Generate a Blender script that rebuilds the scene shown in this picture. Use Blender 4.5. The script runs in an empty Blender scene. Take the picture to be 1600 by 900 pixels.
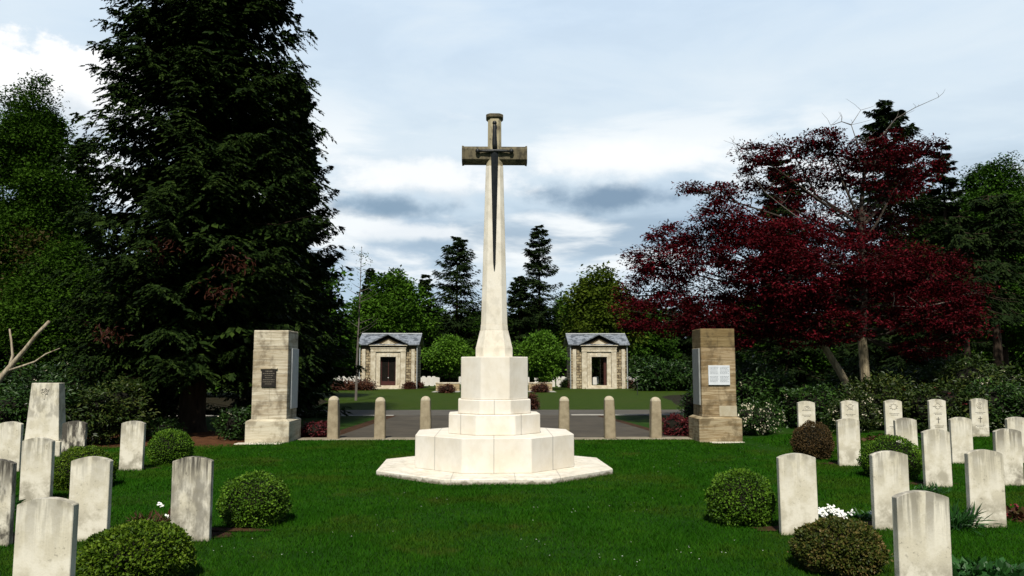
import bpy, bmesh, math, random
import numpy as np
from mathutils import Vector, Matrix

R = math.radians
random.seed(11)
rng = np.random.default_rng(11)
scn = bpy.context.scene
COL = scn.collection

# ------------------------------------------------------------------ camera
F = 1250.0                      # focal length in photo pixels (1600 wide)
EYE = Vector((0.0, 0.0, 1.68))
PITCH = math.atan(125 / F)
YAW = math.atan(28 / F * math.cos(PITCH))
fwd = Vector((math.sin(YAW) * math.cos(PITCH), math.cos(YAW) * math.cos(PITCH), math.sin(PITCH)))
rgt = Vector((math.cos(YAW), -math.sin(YAW), 0))
upv = rgt.cross(fwd)


def ray(u, v):
    return fwd + rgt * ((u - 800) / F) + upv * ((450 - v) / F)


def at(u, v, Y):                # the point that stands Y metres in front of the camera
    d = ray(u, v)
    return EYE + d * (Y / d.y)


def on_level(u, v, z):
    d = ray(u, v)
    return EYE + d * ((z - EYE.z) / d.z)


def ht(v, Y, u=772):            # height at distance Y
    return at(u, v, Y).z


cam = bpy.data.cameras.new("camera")
cam.sensor_width = 36
cam.lens = F / 1600 * 36
cam.clip_end = 3000
camo = bpy.data.objects.new("camera", cam)
camo.location = EYE
camo.rotation_euler = (math.pi / 2 + PITCH, 0, -YAW)
COL.objects.link(camo)
scn.camera = camo


def sstep(a, b, x):
    t = np.clip((np.asarray(x, float) - a) / (b - a), 0, 1)
    return t * t * (3 - 2 * t)


def gz(x, y):                   # the ground: flat, with a low swell on the right
    return 0.16 * sstep(13.5, 17.5, y) * sstep(5.6, 7.0, x) * (1 - sstep(18.4, 19.6, y))


# ------------------------------------------------------------------ object helpers
def tag(o, label=None, cat=None, group=None, kind=None):
    if label: o["label"] = label
    if cat: o["category"] = cat
    if group: o["group"] = group
    if kind: o["kind"] = kind
    return o


def empty(name, loc, rz=0, label=None, cat=None, group=None):
    o = bpy.data.objects.new(name, None)
    o.empty_display_size = 0.2
    o.location = loc
    o.rotation_euler = (0, 0, rz)
    COL.objects.link(o)
    return tag(o, label, cat, group)


def np_mesh(name, V, polys, mat, parent=None, smooth=False, mats=None, midx=None):
    """polys: list of int arrays (M,k)"""
    me = bpy.data.meshes.new(name)
    V = np.asarray(V, np.float32)
    me.vertices.add(len(V))
    me.vertices.foreach_set("co", V.ravel())
    polys = [np.asarray(p, np.int32) for p in polys if len(p)]
    idx = np.concatenate([p.ravel() for p in polys])
    tot = np.concatenate([np.full(len(p), p.shape[1], np.int32) for p in polys])
    start = np.concatenate([[0], np.cumsum(tot)[:-1]]).astype(np.int32)
    me.loops.add(len(idx))
    me.loops.foreach_set("vertex_index", idx)
    me.polygons.add(len(tot))
    me.polygons.foreach_set("loop_start", start)
    me.polygons.foreach_set("loop_total", tot)
    for m in (mats or [mat]):
        me.materials.append(m)
    if midx is not None:
        me.polygons.foreach_set("material_index", np.asarray(midx, np.int32))
    me.update(calc_edges=True)
    me.polygons.foreach_set("use_smooth", np.full(len(tot), bool(smooth)))
    o = bpy.data.objects.new(name, me)
    COL.objects.link(o)
    if parent: o.parent = parent
    return o


class MB:                       # collects boxes, prisms and tubes for ONE mesh
    def __init__(self):
        self.bm = bmesh.new()

    def box(self, x0, x1, y0, y1, z0, z1, bev=0.0, seg=1, rz=0.0):
        m = Matrix.Translation(((x0 + x1) / 2, (y0 + y1) / 2, (z0 + z1) / 2)) @ Matrix.Rotation(rz, 4, 'Z') @ Matrix.Diagonal((x1 - x0, y1 - y0, z1 - z0, 1))
        r = bmesh.ops.create_cube(self.bm, size=1, matrix=m)
        if bev:
            ed = list({e for v in r["verts"] for e in v.link_edges})
            bmesh.ops.bevel(self.bm, geom=ed, offset=bev, segments=seg, profile=0.7, affect='EDGES')
        return self

    def prism(self, rings, bev=0.0, cap=True):
        """rings: list of lists of points, same length"""
        vs = [[self.bm.verts.new(p) for p in r] for r in rings]
        n = len(rings[0])
        fs = []
        for a, b in zip(vs, vs[1:]):
            for i in range(n):
                j = (i + 1) % n
                fs.append(self.bm.faces.new((a[i], a[j], b[j], b[i])))
        if cap:
            fs.append(self.bm.faces.new(vs[0][::-1]))
            fs.append(self.bm.faces.new(vs[-1]))
        if bev:
            ed = list({e for f in fs for e in f.edges})
            bmesh.ops.bevel(self.bm, geom=ed, offset=bev, segments=1, affect='EDGES')
        return self

    def outline(self, pts, y0, y1, bev=0.0):       # (x,z) outline extruded along y
        a = [(x, y0, z) for x, z in pts]
        b = [(x, y1, z) for x, z in pts]
        return self.prism([a, b], bev)

    def tube(self, pts, rad, n=7):
        pts = [Vector(p) for p in pts]
        rings = []
        for i, p in enumerate(pts):
            d = (pts[min(i + 1, len(pts) - 1)] - pts[max(i - 1, 0)]).normalized()
            a = d.cross(Vector((0.3, 0.9, 0.2))).normalized() if abs(d.z) > .5 else d.cross(Vector((0, 0, 1))).normalized()
            b = d.cross(a)
            rings.append([p + (a * math.cos(2 * math.pi * k / n) + b * math.sin(2 * math.pi * k / n)) * rad[i] for k in range(n)])
        return self.prism(rings)

    def build(self, name, mat, parent=None, smooth=False, loc=None):
        bmesh.ops.recalc_face_normals(self.bm, faces=self.bm.faces)
        me = bpy.data.meshes.new(name)
        self.bm.to_mesh(me)
        self.bm.free()
        me.materials.append(mat)
        if smooth:
            me.polygons.foreach_set("use_smooth", np.full(len(me.polygons), True))
        o = bpy.data.objects.new(name, me)
        COL.objects.link(o)
        if parent: o.parent = parent
        if loc is not None: o.location = loc
        return o


def copy_tree(o, parent=None):
    c = o.copy()
    COL.objects.link(c)
    c.parent = parent
    for ch in list(o.children):
        copy_tree(ch, c)
    return c


# ------------------------------------------------------------------ node helpers
class NT:
    def __init__(self, nt):
        self.nt = nt

    def n(self, typ, **kw):
        x = self.nt.nodes.new(typ)
        for k, v in kw.items(): setattr(x, k, v)
        return x

    def _set(self, sock, v):
        if isinstance(v, bpy.types.NodeSocket): self.nt.links.new(v, sock)
        elif isinstance(v, (tuple, list)):
            sock.default_value = (tuple(v) + (1,)) if (sock.type == 'RGBA' and len(v) == 3) else tuple(v)
        else: sock.default_value = v

    def math(self, op, a, b=0.0, c=None, clamp=False):
        x = self.n('ShaderNodeMath', operation=op, use_clamp=clamp)
        self._set(x.inputs[0], a); self._set(x.inputs[1], b)
        if c is not None: self._set(x.inputs[2], c)
        return x.outputs[0]

    def mix(self, fac, a, b, mode='MIX'):
        x = self.n('ShaderNodeMix', data_type='RGBA', blend_type=mode)
        self._set(x.inputs[0], fac); self._set(x.inputs[6], a); self._set(x.inputs[7], b)
        return x.outputs[2]

    def noise(self, vec, scale, detail=4, rough=0.55, dist=0.0, out=0):
        x = self.n('ShaderNodeTexNoise')
        self.nt.links.new(vec, x.inputs['Vector'])
        x.inputs['Scale'].default_value = scale
        x.inputs['Detail'].default_value = detail
        x.inputs['Roughness'].default_value = rough
        x.inputs['Distortion'].default_value = dist
        return x.outputs[out]

    def vmul(self, vec, s, loc=(0, 0, 0)):
        x = self.n('ShaderNodeMapping')
        self.nt.links.new(vec, x.inputs[0])
        x.inputs['Scale'].default_value = s
        self._set(x.inputs['Location'], loc)
        return x.outputs[0]

    def vadd(self, a, b):
        x = self.n('ShaderNodeVectorMath', operation='ADD')
        self._set(x.inputs[0], a); self._set(x.inputs[1], b)
        return x.outputs[0]

    def ramp(self, fac, stops, interp='LINEAR'):
        x = self.n('ShaderNodeValToRGB')
        self._set(x.inputs[0], fac)
        cr = x.color_ramp
        cr.interpolation = interp
        while len(cr.elements) < len(stops): cr.elements.new(0.5)
        for e, (p, c) in zip(cr.elements, stops):
            e.position = p
            e.color = (c, c, c, 1) if not isinstance(c, (tuple, list)) else tuple(c) + (1,)
        return x.outputs[0]

    def rng(self, v, a, b, c=0.0, d=1.0):      # smooth map range
        x = self.n('ShaderNodeMapRange', interpolation_type='SMOOTHSTEP')
        self._set(x.inputs[0], v)
        x.inputs[1].default_value = a; x.inputs[2].default_value = b
        x.inputs[3].default_value = c; x.inputs[4].default_value = d
        return x.outputs[0]

    def xyz(self, v):
        x = self.n('ShaderNodeSeparateXYZ')
        self.nt.links.new(v, x.inputs[0])
        return x.outputs

    def comb(self, a, b, c):
        x = self.n('ShaderNodeCombineXYZ')
        for i, v in enumerate((a, b, c)): self._set(x.inputs[i], v)
        return x.outputs[0]

    def bump(self, h, strength=0.3, dist=0.01):
        x = self.n('ShaderNodeBump')
        x.inputs['Strength'].default_value = strength
        x.inputs['Distance'].default_value = dist
        self._set(x.inputs['Height'], h)
        return x.outputs[0]


def new_mat(name):
    m = bpy.data.materials.new(name)
    m.use_nodes = True
    t = NT(m.node_tree)
    b = m.node_tree.nodes["Principled BSDF"]
    return m, t, b


def obj_co(t):
    return t.n('ShaderNodeTexCoord').outputs['Object']


def obj_rand(t):
    return t.n('ShaderNodeObjectInfo').outputs['Random']


def leaf_mat(name, cols, spec=0.3, rough=0.5, trans=0.2, nscale=0.8):
    """cols: dark, mid, bright leaf colours; every leaf takes its own"""
    m, t, b = new_mat(name)
    g = t.n('ShaderNodeNewGeometry')
    co = g.outputs['Position']
    nz = t.noise(co, nscale, 3)
    f = t.math('ADD', t.math('MULTIPLY', g.outputs['Random Per Island'], 0.7), t.math('MULTIPLY', t.math('SUBTRACT', nz, 0.35), 0.9), clamp=True)
    c = t.ramp(f, [(0.0, cols[0]), (0.5, cols[1]), (1.0, cols[2])])
    t._set(b.inputs['Base Color'], c)
    b.inputs['Roughness'].default_value = rough
    b.inputs['Specular IOR Level'].default_value = spec
    if trans:
        tr = t.n('ShaderNodeBsdfTranslucent')
        t._set(tr.inputs[0], t.mix(1.0, c, (1.0, 1.15, 0.6), 'MULTIPLY'))
        mx = t.n('ShaderNodeMixShader')
        mx.inputs[0].default_value = trans
        t.nt.links.new(b.outputs[0], mx.inputs[1])
        t.nt.links.new(tr.outputs[0], mx.inputs[2])
        t.nt.links.new(mx.outputs[0], t.nt.nodes['Material Output'].inputs[0])
    return m


M = {}
# greens
M['spruce'] = leaf_mat('spruce_needles', [(.0035, .008, .0018), (.011, .023, .0045), (.034, .058, .009)], .04, .6, .05, 1.2)
M['conifer'] = leaf_mat('conifer_needles', [(.004, .009, .003), (.010, .020, .005), (.024, .040, .009)], .04, .6, .08, .5)
M['larch'] = leaf_mat('larch_leaves', [(.010, .024, .002), (.024, .058, .005), (.055, .115, .010)], .03, .6, .2, .5)
M['russet'] = leaf_mat('russet_twig_leaves', [(.016, .014, .003), (.040, .030, .007), (.06, .05, .012)], .1, .6, .15, .5)
M['decid'] = leaf_mat('deciduous_leaves', [(.012, .030, .003), (.036, .088, .007), (.080, .165, .014)], .04, .55, .2, .35)
M['olive'] = leaf_mat('olive_leaves', [(.020, .036, .004), (.050, .078, .007), (.095, .130, .013)], .04, .55, .2, .35)
M['darkdecid'] = leaf_mat('dark_deciduous_leaves', [(.007, .020, .002), (.022, .058, .005), (.058, .128, .012)], .04, .6, .15, .35)
M['fresh'] = leaf_mat('fresh_maple_leaves', [(.020, .055, .005), (.068, .150, .012), (.14, .27, .028)], .08, .5, .25, 1.2)
M['rhodo'] = leaf_mat('rhododendron_leaves', [(.006, .015, .003), (.017, .044, .007), (.045, .098, .013)], .2, .42, .05, .7)
M['rhodobrown'] = leaf_mat('mixed_shrub_leaves', [(.009, .018, .003), (.024, .046, .007), (.070, .082, .014)], .2, .45, .1, .9)
M['box'] = leaf_mat('box_leaves', [(.011, .030, .002), (.045, .105, .006), (.13, .235, .018)], .12, .5, .1, 4)
M['boxlime'] = leaf_mat('box_leaves_new_growth', [(.014, .034, .002), (.052, .100, .005), (.145, .21, .018)], .12, .5, .12, 4)
M['boxbrown'] = leaf_mat('box_leaves_bronzed', [(.016, .014, .005), (.060, .040, .014), (.12, .070, .030)], .12, .5, .1, 4)
M['boxmix'] = leaf_mat('box_leaves_mottled', [(.010, .022, .003), (.048, .062, .008), (.15, .10, .035)], .15, .5, .1, 5)
M['maple'] = leaf_mat('red_maple_leaves', [(.008, .0008, .0012), (.042, .0026, .0046), (.145, .0075, .014)], .05, .55, .16, .6)
M['redshrub'] = leaf_mat('low_red_shrub_leaves', [(.02, .003, .004), (.085, .010, .013), (.16, .024, .022)], .2, .5, .15, 2)
M['bronzehedge'] = leaf_mat('bronze_hedge_leaves', [(.02, .008, .005), (.065, .022, .012), (.11, .045, .02)], .2, .5, .1, 1)
M['deadneedle'] = leaf_mat('dead_spruce_needles', [(.018, .005, .003), (.036, .010, .005), (.055, .018, .008)], .1, .6, .1, 2)
M['bedplant'] = leaf_mat('perennial_leaves', [(.008, .03, .006), (.018, .070, .012), (.035, .115, .022)], .3, .45, .15, 3)
M['reddry'] = leaf_mat('dry_red_stems', [(.04, .012, .008), (.07, .03, .015), (.05, .06, .015)], .2, .5, .1, 5)
M['petal'] = leaf_mat('white_petals', [(.6, .6, .56), (.75, .75, .72), (.8, .8, .8)], .2, .5, .1, 3)
M['petalcream'] = leaf_mat('cream_petals', [(.30, .27, .18), (.5, .46, .32), (.7, .66, .52)], .2, .5, .1, 3)
M['petalred'] = leaf_mat('crimson_petals', [(.08, .006, .01), (.14, .012, .016), (.2, .02, .025)], .2, .5, .1, 3)
def mat_grassblade():
    m, t, b = new_mat('grass_blades')
    g = t.n('ShaderNodeNewGeometry')
    co = g.outputs['Position']
    big = t.noise(co, .45, 5, .6)
    mid = t.noise(co, 1.7, 4, .6)
    f = t.math('ADD', t.math('MULTIPLY', g.outputs['Random Per Island'], .42), t.math('MULTIPLY', t.math('SUBTRACT', mid, .24), .95), clamp=True)
    c = t.ramp(f, [(0.0, (.007, .034, .001)), (.5, (.015, .068, .002)), (1.0, (.040, .105, .005))])
    c = t.mix(t.math('MULTIPLY', t.rng(big, .48, .62), .55), c, t.ramp(f, [(0.0, (.018, .034, .002)), (1.0, (.062, .095, .008))]))
    c = t.mix(t.math('MULTIPLY', t.rng(t.noise(co, .9, 5, .7), .60, .70), .5), c, (.060, .062, .014))
    t._set(b.inputs['Base Color'], c)
    b.inputs['Roughness'].default_value = .6
    b.inputs['Specular IOR Level'].default_value = .03
    tr = t.n('ShaderNodeBsdfTranslucent'); t._set(tr.inputs[0], c)
    mx = t.n('ShaderNodeMixShader'); mx.inputs[0].default_value = .15
    t.nt.links.new(b.outputs[0], mx.inputs[1]); t.nt.links.new(tr.outputs[0], mx.inputs[2])
    t.nt.links.new(mx.outputs[0], t.nt.nodes['Material Output'].inputs[0])
    return m


M['grassblade'] = mat_grassblade()


def bark(name, a, b, sc=6):
    m, t, bs = new_mat(name)
    co = t.n('ShaderNodeNewGeometry').outputs['Position']
    n = t.noise(t.vmul(co, (sc, sc, sc * .22)), 1.5, 6, .6)
    t._set(bs.inputs['Base Color'], t.ramp(n, [(.3, a), (.7, b)]))
    t._set(bs.inputs['Normal'], t.bump(n, .7, .03))
    bs.inputs['Roughness'].default_value = .9
    bs.inputs['Specular IOR Level'].default_value = .15
    return m


M['bark'] = bark('dark_bark', (.018, .012, .008), (.06, .042, .028))
M['barksunlit'] = bark('grey_sunlit_maple_bark', (.13, .105, .065), (.36, .30, .19), 9)  # grey bark, lightened to stand in for sun reaching the trunk
M['limbdark'] = bark('dark_maple_limbs', (.020, .015, .012), (.07, .055, .042), 9)
M['barkdead'] = bark('bleached_dead_wood', (.14, .10, .06), (.48, .42, .31), 10)
M['shadecore'] = bark('bush_shade_core', (.004, .004, .002), (.010, .009, .005))  # near-black colour of the solid cores stands in for shade between leaves
M['twig'] = bark('grey_twigs', (.08, .07, .06), (.16, .14, .12), 10)


# ---- stones
def mat_headstone():
    m, t, b = new_mat('portland_headstone')
    co = obj_co(t)
    rn = obj_rand(t)
    w = t.n('ShaderNodeAttribute', attribute_type='OBJECT', attribute_name='weather').outputs['Fac']
    off = t.comb(t.math('MULTIPLY', rn, 37.0), t.math('MULTIPLY', rn, 11.0), t.math('MULTIPLY', rn, 23.0))
    c2 = t.vadd(co, off)
    x, y, z = t.xyz(co)
    streak = t.noise(t.vmul(c2, (16, 16, 1.1)), 1.0, 5, .6)
    blot = t.noise(c2, 5.5, 5, .62)
    fine = t.noise(c2, 60, 3, .7)
    top = t.rng(z, .36, .80)
    topedge = t.rng(z, .70, .79)
    s = t.math('MULTIPLY', t.rng(streak, .41, .56), top)
    s = t.math('MULTIPLY', s, t.math('ADD', t.math('MULTIPLY', w, .85), .14), clamp=True)
    s2 = t.math('MULTIPLY', t.math('MULTIPLY', topedge, t.rng(t.noise(t.vmul(c2, (14, 14, 5)), 1, 4), .38, .6)), t.math('ADD', t.math('MULTIPLY', w, .4), .45))
    low = t.math('MULTIPLY', t.rng(z, .40, .16), t.rng(blot, .40, .64))
    low = t.math('MULTIPLY', low, t.math('ADD', t.math('MULTIPLY', w, .8), .12), clamp=True)
    spk = t.math('MULTIPLY', t.rng(t.noise(c2, 26, 4, .75), .56, .66), t.math('MULTIPLY', t.rng(blot, .46, .6), t.math('ADD', t.math('MULTIPLY', w, .4), .35)))
    tot = t.math('MAXIMUM', t.math('MAXIMUM', s, s2), t.math('MAXIMUM', low, spk))
    heavy = t.math('MULTIPLY', t.math('MULTIPLY', t.math('SUBTRACT', w, .7, clamp=True), 2.2), t.rng(t.noise(t.vmul(c2, (9, 9, 3.2)), 1.0, 5, .62), .36, .60))
    tot = t.math('MAXIMUM', tot, t.math('MULTIPLY', heavy, 1.0, clamp=True))
    base = t.mix(t.rng(blot, .38, .62), (.64, .605, .50), (.54, .50, .385))
    base = t.mix(t.math('MULTIPLY', t.rng(z, .07, .0), .6), base, (.25, .22, .12))
    col = t.mix(tot, base, (.066, .060, .048))
    col = t.mix(t.math('MULTIPLY', t.rng(fine, .5, .75), .16), col, (.22, .20, .17))
    t._set(b.inputs['Base Color'], col)
    t._set(b.inputs['Normal'], t.bump(t.math('ADD', fine, t.math('MULTIPLY', blot, .5)), .35, .004))
    b.inputs['Roughness'].default_value = .85
    b.inputs['Specular IOR Level'].default_value = .25
    return m


def mat_cross(name, base, stain, amt, joints=None):
    m, t, b = new_mat(name)
    co = obj_co(t)
    x, y, z = t.xyz(co)
    blot = t.noise(co, 2.4, 5, .6)
    mid = t.noise(t.vmul(co, (5, 5, 3.2)), 1.6, 6, .66)
    fine = t.noise(co, 85, 3, .75)
    pit = t.n('ShaderNodeTexVoronoi'); t.nt.links.new(co, pit.inputs[0]); pit.inputs['Scale'].default_value = 46
    pits = t.math('MULTIPLY', t.rng(pit.outputs[0], .16, .06), t.rng(blot, .45, .62))
    col = t.mix(t.rng(blot, .3, .75), base, tuple(c * k for c, k in zip(base, (.90, .865, .80))))
    col = t.mix(t.math('MULTIPLY', t.rng(mid, .44, .62), amt), col, stain)
    col = t.mix(t.math('MULTIPLY', pits, .4), col, stain)
    col = t.mix(t.math('MULTIPLY', t.rng(fine, .52, .75), .12), col, stain)
    foot = t.math('MULTIPLY', t.rng(t.math('ADD', z, t.math('MULTIPLY', t.math('SUBTRACT', mid, .5), .16)), .055, .015), .85)
    col = t.mix(foot, col, (.11, .095, .055))
    h = fine
    if joints:
        jm = None
        for axis, p in joints:
            d = t.math('ABSOLUTE', t.math('SUBTRACT', {'x': x, 'y': y, 'z': z}[axis], p))
            j = t.rng(d, .011, .005)
            jm = j if jm is None else t.math('MAXIMUM', jm, j)
        col = t.mix(t.math('MULTIPLY', jm, .5), col, tuple(c * .35 for c in base))
        h = t.math('SUBTRACT', t.math('MULTIPLY', fine, .5), t.math('MULTIPLY', jm, 2.0))
    t._set(b.inputs['Base Color'], col)
    t._set(b.inputs['Normal'], t.bump(h, .3, .004))
    b.inputs['Roughness'].default_value = .85
    b.inputs['Specular IOR Level'].default_value = .25
    return m


def mat_coursed(name, light, dark, brown, bw=.62, bh=.23, amt=.6, mort=.010, band=.6, mline=.4):
    """coursed stone: blocks of uneven tone, bedding lines and stains"""
    m, t, b = new_mat(name)
    co = obj_co(t)
    x, y, z = t.xyz(co)
    br = t.n('ShaderNodeTexBrick')
    t.nt.links.new(t.comb(t.math('ADD', x, y), z, 0.0), br.inputs[0])
    br.inputs['Color1'].default_value = (0, 0, 0, 1); br.inputs['Color2'].default_value = (1, 1, 1, 1)
    br.inputs['Mortar'].default_value = (.5, .5, .5, 1)
    br.inputs['Scale'].default_value = 1
    br.inputs['Mortar Size'].default_value = mort
    br.inputs['Mortar Smooth'].default_value = .3
    br.inputs['Brick Width'].default_value = bw
    br.inputs['Row Height'].default_value = bh
    bed = t.noise(t.vmul(co, (1.6, 1.6, 22)), 1.0, 5, .65)
    blot = t.noise(co, 2.6, 5, .65)
    fine = t.noise(co, 40, 4, .7)
    tone = t.rng(br.outputs['Color'], 0.0, 1.0)
    col = t.mix(tone, light, tuple(l * .6 + d * .4 for l, d in zip(light, brown)))
    col = t.mix(t.math('MULTIPLY', t.rng(bed, .42, .60), band), col, brown)
    col = t.mix(t.math('MULTIPLY', t.rng(blot, .46, .62), amt), col, dark)
    col = t.mix(t.math('MULTIPLY', t.rng(fine, .52, .75), .3), col, dark)
    col = t.mix(t.math('MULTIPLY', br.outputs['Fac'], mline), col, tuple(c * .6 for c in dark))
    t._set(b.inputs['Base Color'], col)
    h = t.math('SUBTRACT', t.math('ADD', t.math('MULTIPLY', bed, .5), fine), t.math('MULTIPLY', br.outputs['Fac'], 1.2))
    t._set(b.inputs['Normal'], t.bump(h, .5, .012))
    b.inputs['Roughness'].default_value = .9
    b.inputs['Specular IOR Level'].default_value = .2
    return m


def mat_plain(name, a, b_, scale=8, rough=.8, spec=.3, metal=0.0, bump=.3, bd=.005, detail=5):
    m, t, b = new_mat(name)
    co = t.vadd(obj_co(t), t.comb(t.math('MULTIPLY', obj_rand(t), 31.0), t.math('MULTIPLY', obj_rand(t), 17.0), t.math('MULTIPLY', obj_rand(t), 43.0)))
    n = t.noise(co, scale, detail, .62)
    f = t.noise(co, scale * 9, 3, .7)
    c = t.ramp(n, [(.32, a), (.68, b_)])
    c = t.mix(t.math('MULTIPLY', t.rng(f, .5, .75), .25), c, tuple(x * .55 for x in a))
    t._set(b.inputs['Base Color'], c)
    t._set(b.inputs['Normal'], t.bump(f, bump, bd))
    b.inputs['Roughness'].default_value = rough
    b.inputs['Specular IOR Level'].default_value = spec
    b.inputs['Metallic'].default_value = metal
    return m


M['headstone'] = mat_headstone()
M['carving'] = mat_plain('carved_relief', (.42, .39, .31), (.52, .48, .39), 30)
M['engraved'] = mat_plain('engraved_lines', (.10, .095, .08), (.16, .15, .12), 30)
CB = (.70, .665, .59)
M['cross_slab'] = mat_cross('cross_slab_stone', (.70, .665, .58), (.22, .19, .13), .30, [('x', -.62), ('x', .31), ('x', .98)])
M['cross_low'] = mat_cross('cross_lower_stone', CB, (.34, .30, .22), .12, [('x', -.93), ('x', .0), ('x', .93)])
M['cross_mid'] = mat_cross('cross_middle_stone', CB, (.34, .30, .22), .11, [('x', -.54), ('x', .44)])
M['cross_plinth'] = mat_cross('cross_plinth_stone', CB, (.34, .30, .22), .11, [('x', .005)])
M['cross_ped'] = mat_cross('cross_pedestal_stone', CB, (.34, .30, .22), .11)
M['cross_shaft'] = mat_cross('cross_shaft_stone', (.68, .645, .56), (.32, .29, .22), .28)
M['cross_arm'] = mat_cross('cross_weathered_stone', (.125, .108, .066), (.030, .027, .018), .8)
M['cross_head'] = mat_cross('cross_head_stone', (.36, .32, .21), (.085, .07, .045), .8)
M['bronze'] = mat_plain('dark_bronze', (.010, .012, .013), (.022, .024, .024), 14, .45, .4, .3, .2)
M['pillar_l'] = mat_coursed('pillar_pale_stone', (.57, .52, .40), (.10, .075, .045), (.25, .185, .10), 1.3, .31, .62, .006, .55, .3)
M['pillar_r'] = mat_coursed('pillar_brown_stone', (.40, .32, .20), (.085, .06, .03), (.17, .11, .045), .78, .31, .7, .007, .75, .35)
M['pillar_r_top'] = mat_coursed('pillar_dark_brown_stone', (.22, .165, .08), (.07, .05, .025), (.14, .095, .038), .9, .6, .7, .006, .8)
M['pillar_plinth_l'] = mat_coursed('pillar_pale_plinth', (.56, .52, .40), (.14, .11, .065), (.32, .26, .16), 2.3, .6, .55, .004, .45, .3)
M['pillar_plinth_r'] = mat_coursed('pillar_brown_plinth', (.36, .30, .19), (.09, .066, .033), (.19, .13, .06), 1.3, .6, .7, .004, .8)
M['patchstone'] = mat_plain('pale_repair_block', (.42, .38, .28), (.34, .29, .19), 9)
M['marble'] = mat_plain('grey_white_panel', (.42, .43, .42), (.52, .53, .52), 7, .5, .4)
M['greypanel'] = mat_plain('grey_panel', (.20, .21, .20), (.27, .28, .27), 7, .5, .4)
M['footing'] = mat_plain('pale_footing', (.60, .56, .46), (.46, .42, .33), 8)
M['bollard'] = mat_plain('brown_grey_bollard_stone', (.34, .285, .19), (.21, .17, .105), 7, .9, .2, 0, .6, .01)
M['bollardcap'] = mat_plain('pale_bollard_cap', (.46, .41, .30), (.34, .29, .20), 14, .9, .2, 0, .5, .008)
M['plaque'] = mat_plain('white_plaque', (.55, .58, .60), (.63, .66, .68), 5, .45, .4, 0, .1)
M['plaqueink'] = mat_plain('plaque_lettering', (.22, .24, .26), (.28, .30, .32), 20)
M['bronzeplaque'] = mat_plain('bronze_plaque', (.014, .011, .009), (.03, .024, .018), 12, .45, .5, .4)
M['bronzeletter'] = mat_plain('bronze_raised_lettering', (.14, .12, .09), (.22, .19, .14), 20, .5, .4, .3)
M['temple'] = mat_coursed('shelter_rubble_stone', (.44, .38, .25), (.07, .05, .03), (.20, .14, .07), .46, .22, .75, .03, .6, .9)
M['templeash'] = mat_plain('shelter_dressed_stone', (.60, .55, .43), (.34, .285, .19), 3)
M['templestainshade'] = mat_plain('shelter_shaded_stained_stone', (.045, .034, .018), (.13, .09, .045), 5)  # dark tone holds stain and painted-in shadow under the cornice
M['doorred'] = mat_plain('dark_red_door', (.035, .008, .006), (.055, .014, .009), 4, .5, .4)
M['doordark'] = mat_plain('dark_door_glass', (.006, .005, .004), (.012, .010, .008), 4, .25, .5)
M['pipe'] = mat_plain('grey_downpipe', (.30, .32, .32), (.40, .42, .42), 4, .5, .4)
M['lowwall'] = mat_coursed('low_wall_rubble', (.46, .37, .22), (.12, .09, .05), (.25, .17, .08), .38, .17, .4, .02, .3)
M['ironstake'] = mat_plain('iron_stake', (.02, .02, .02), (.03, .03, .03), 6)


def mat_roof():
    m, t, b = new_mat('grey_slate_roof')
    co = obj_co(t)
    x, y, z = t.xyz(co)
    br = t.n('ShaderNodeTexBrick')
    t.nt.links.new(t.comb(x, t.math('MULTIPLY', y, 1.1), 0.0), br.inputs[0])
    br.inputs['Color1'].default_value = (.25, .27, .295, 1); br.inputs['Color2'].default_value = (.16, .178, .195, 1)
    br.inputs['Mortar'].default_value = (.10, .11, .12, 1)
    br.inputs['Scale'].default_value = 1; br.inputs['Mortar Size'].default_value = .02
    br.inputs['Brick Width'].default_value = .7; br.inputs['Row Height'].default_value = .42
    blot = t.noise(co, 2.2, 5, .65)
    col = t.mix(t.math('MULTIPLY', t.rng(blot, .47, .58), .85), br.outputs[0], (.045, .05, .055))
    t._set(b.inputs['Base Color'], col)
    b.inputs['Roughness'].default_value = .38
    b.inputs['Specular IOR Level'].default_value = .6
    t._set(b.inputs['Normal'], t.bump(blot, .3, .02))
    return m


M['roof'] = mat_roof()


def mat_ground():
    m, t, b = new_mat('lawn')
    co = t.n('ShaderNodeNewGeometry').outputs['Position']
    x, y, z = t.xyz(co)
    big = t.noise(co, .35, 5, .6)
    mid = t.noise(co, 2.2, 5, .65)
    fine = t.noise(t.vmul(co, (1, .45, 1)), 34, 5, .75)
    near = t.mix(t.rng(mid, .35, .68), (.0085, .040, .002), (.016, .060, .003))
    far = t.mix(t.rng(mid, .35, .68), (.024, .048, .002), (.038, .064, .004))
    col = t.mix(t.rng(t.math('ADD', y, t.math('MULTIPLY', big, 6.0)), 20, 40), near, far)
    col = t.mix(t.math('MULTIPLY', t.rng(big, .5, .72), .38), col, (.045, .055, .010))
    col = t.mix(t.math('MULTIPLY', t.rng(fine, .42, .72), .55), col, (.006, .016, .003))
    # needle litter and leaf mould under the trees at both sides
    lm = t.math('MAXIMUM', t.rng(t.math('ADD', x, t.math('MULTIPLY', mid, 2.0)), 9.0, 8.4, 0.0, 0.0), 0.0)
    t._set(b.inputs['Base Color'], col)
    t._set(b.inputs['Normal'], t.bump(fine, .9, .03))
    b.inputs['Roughness'].default_value = .95
    b.inputs['Specular IOR Level'].default_value = .08
    return m


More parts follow.
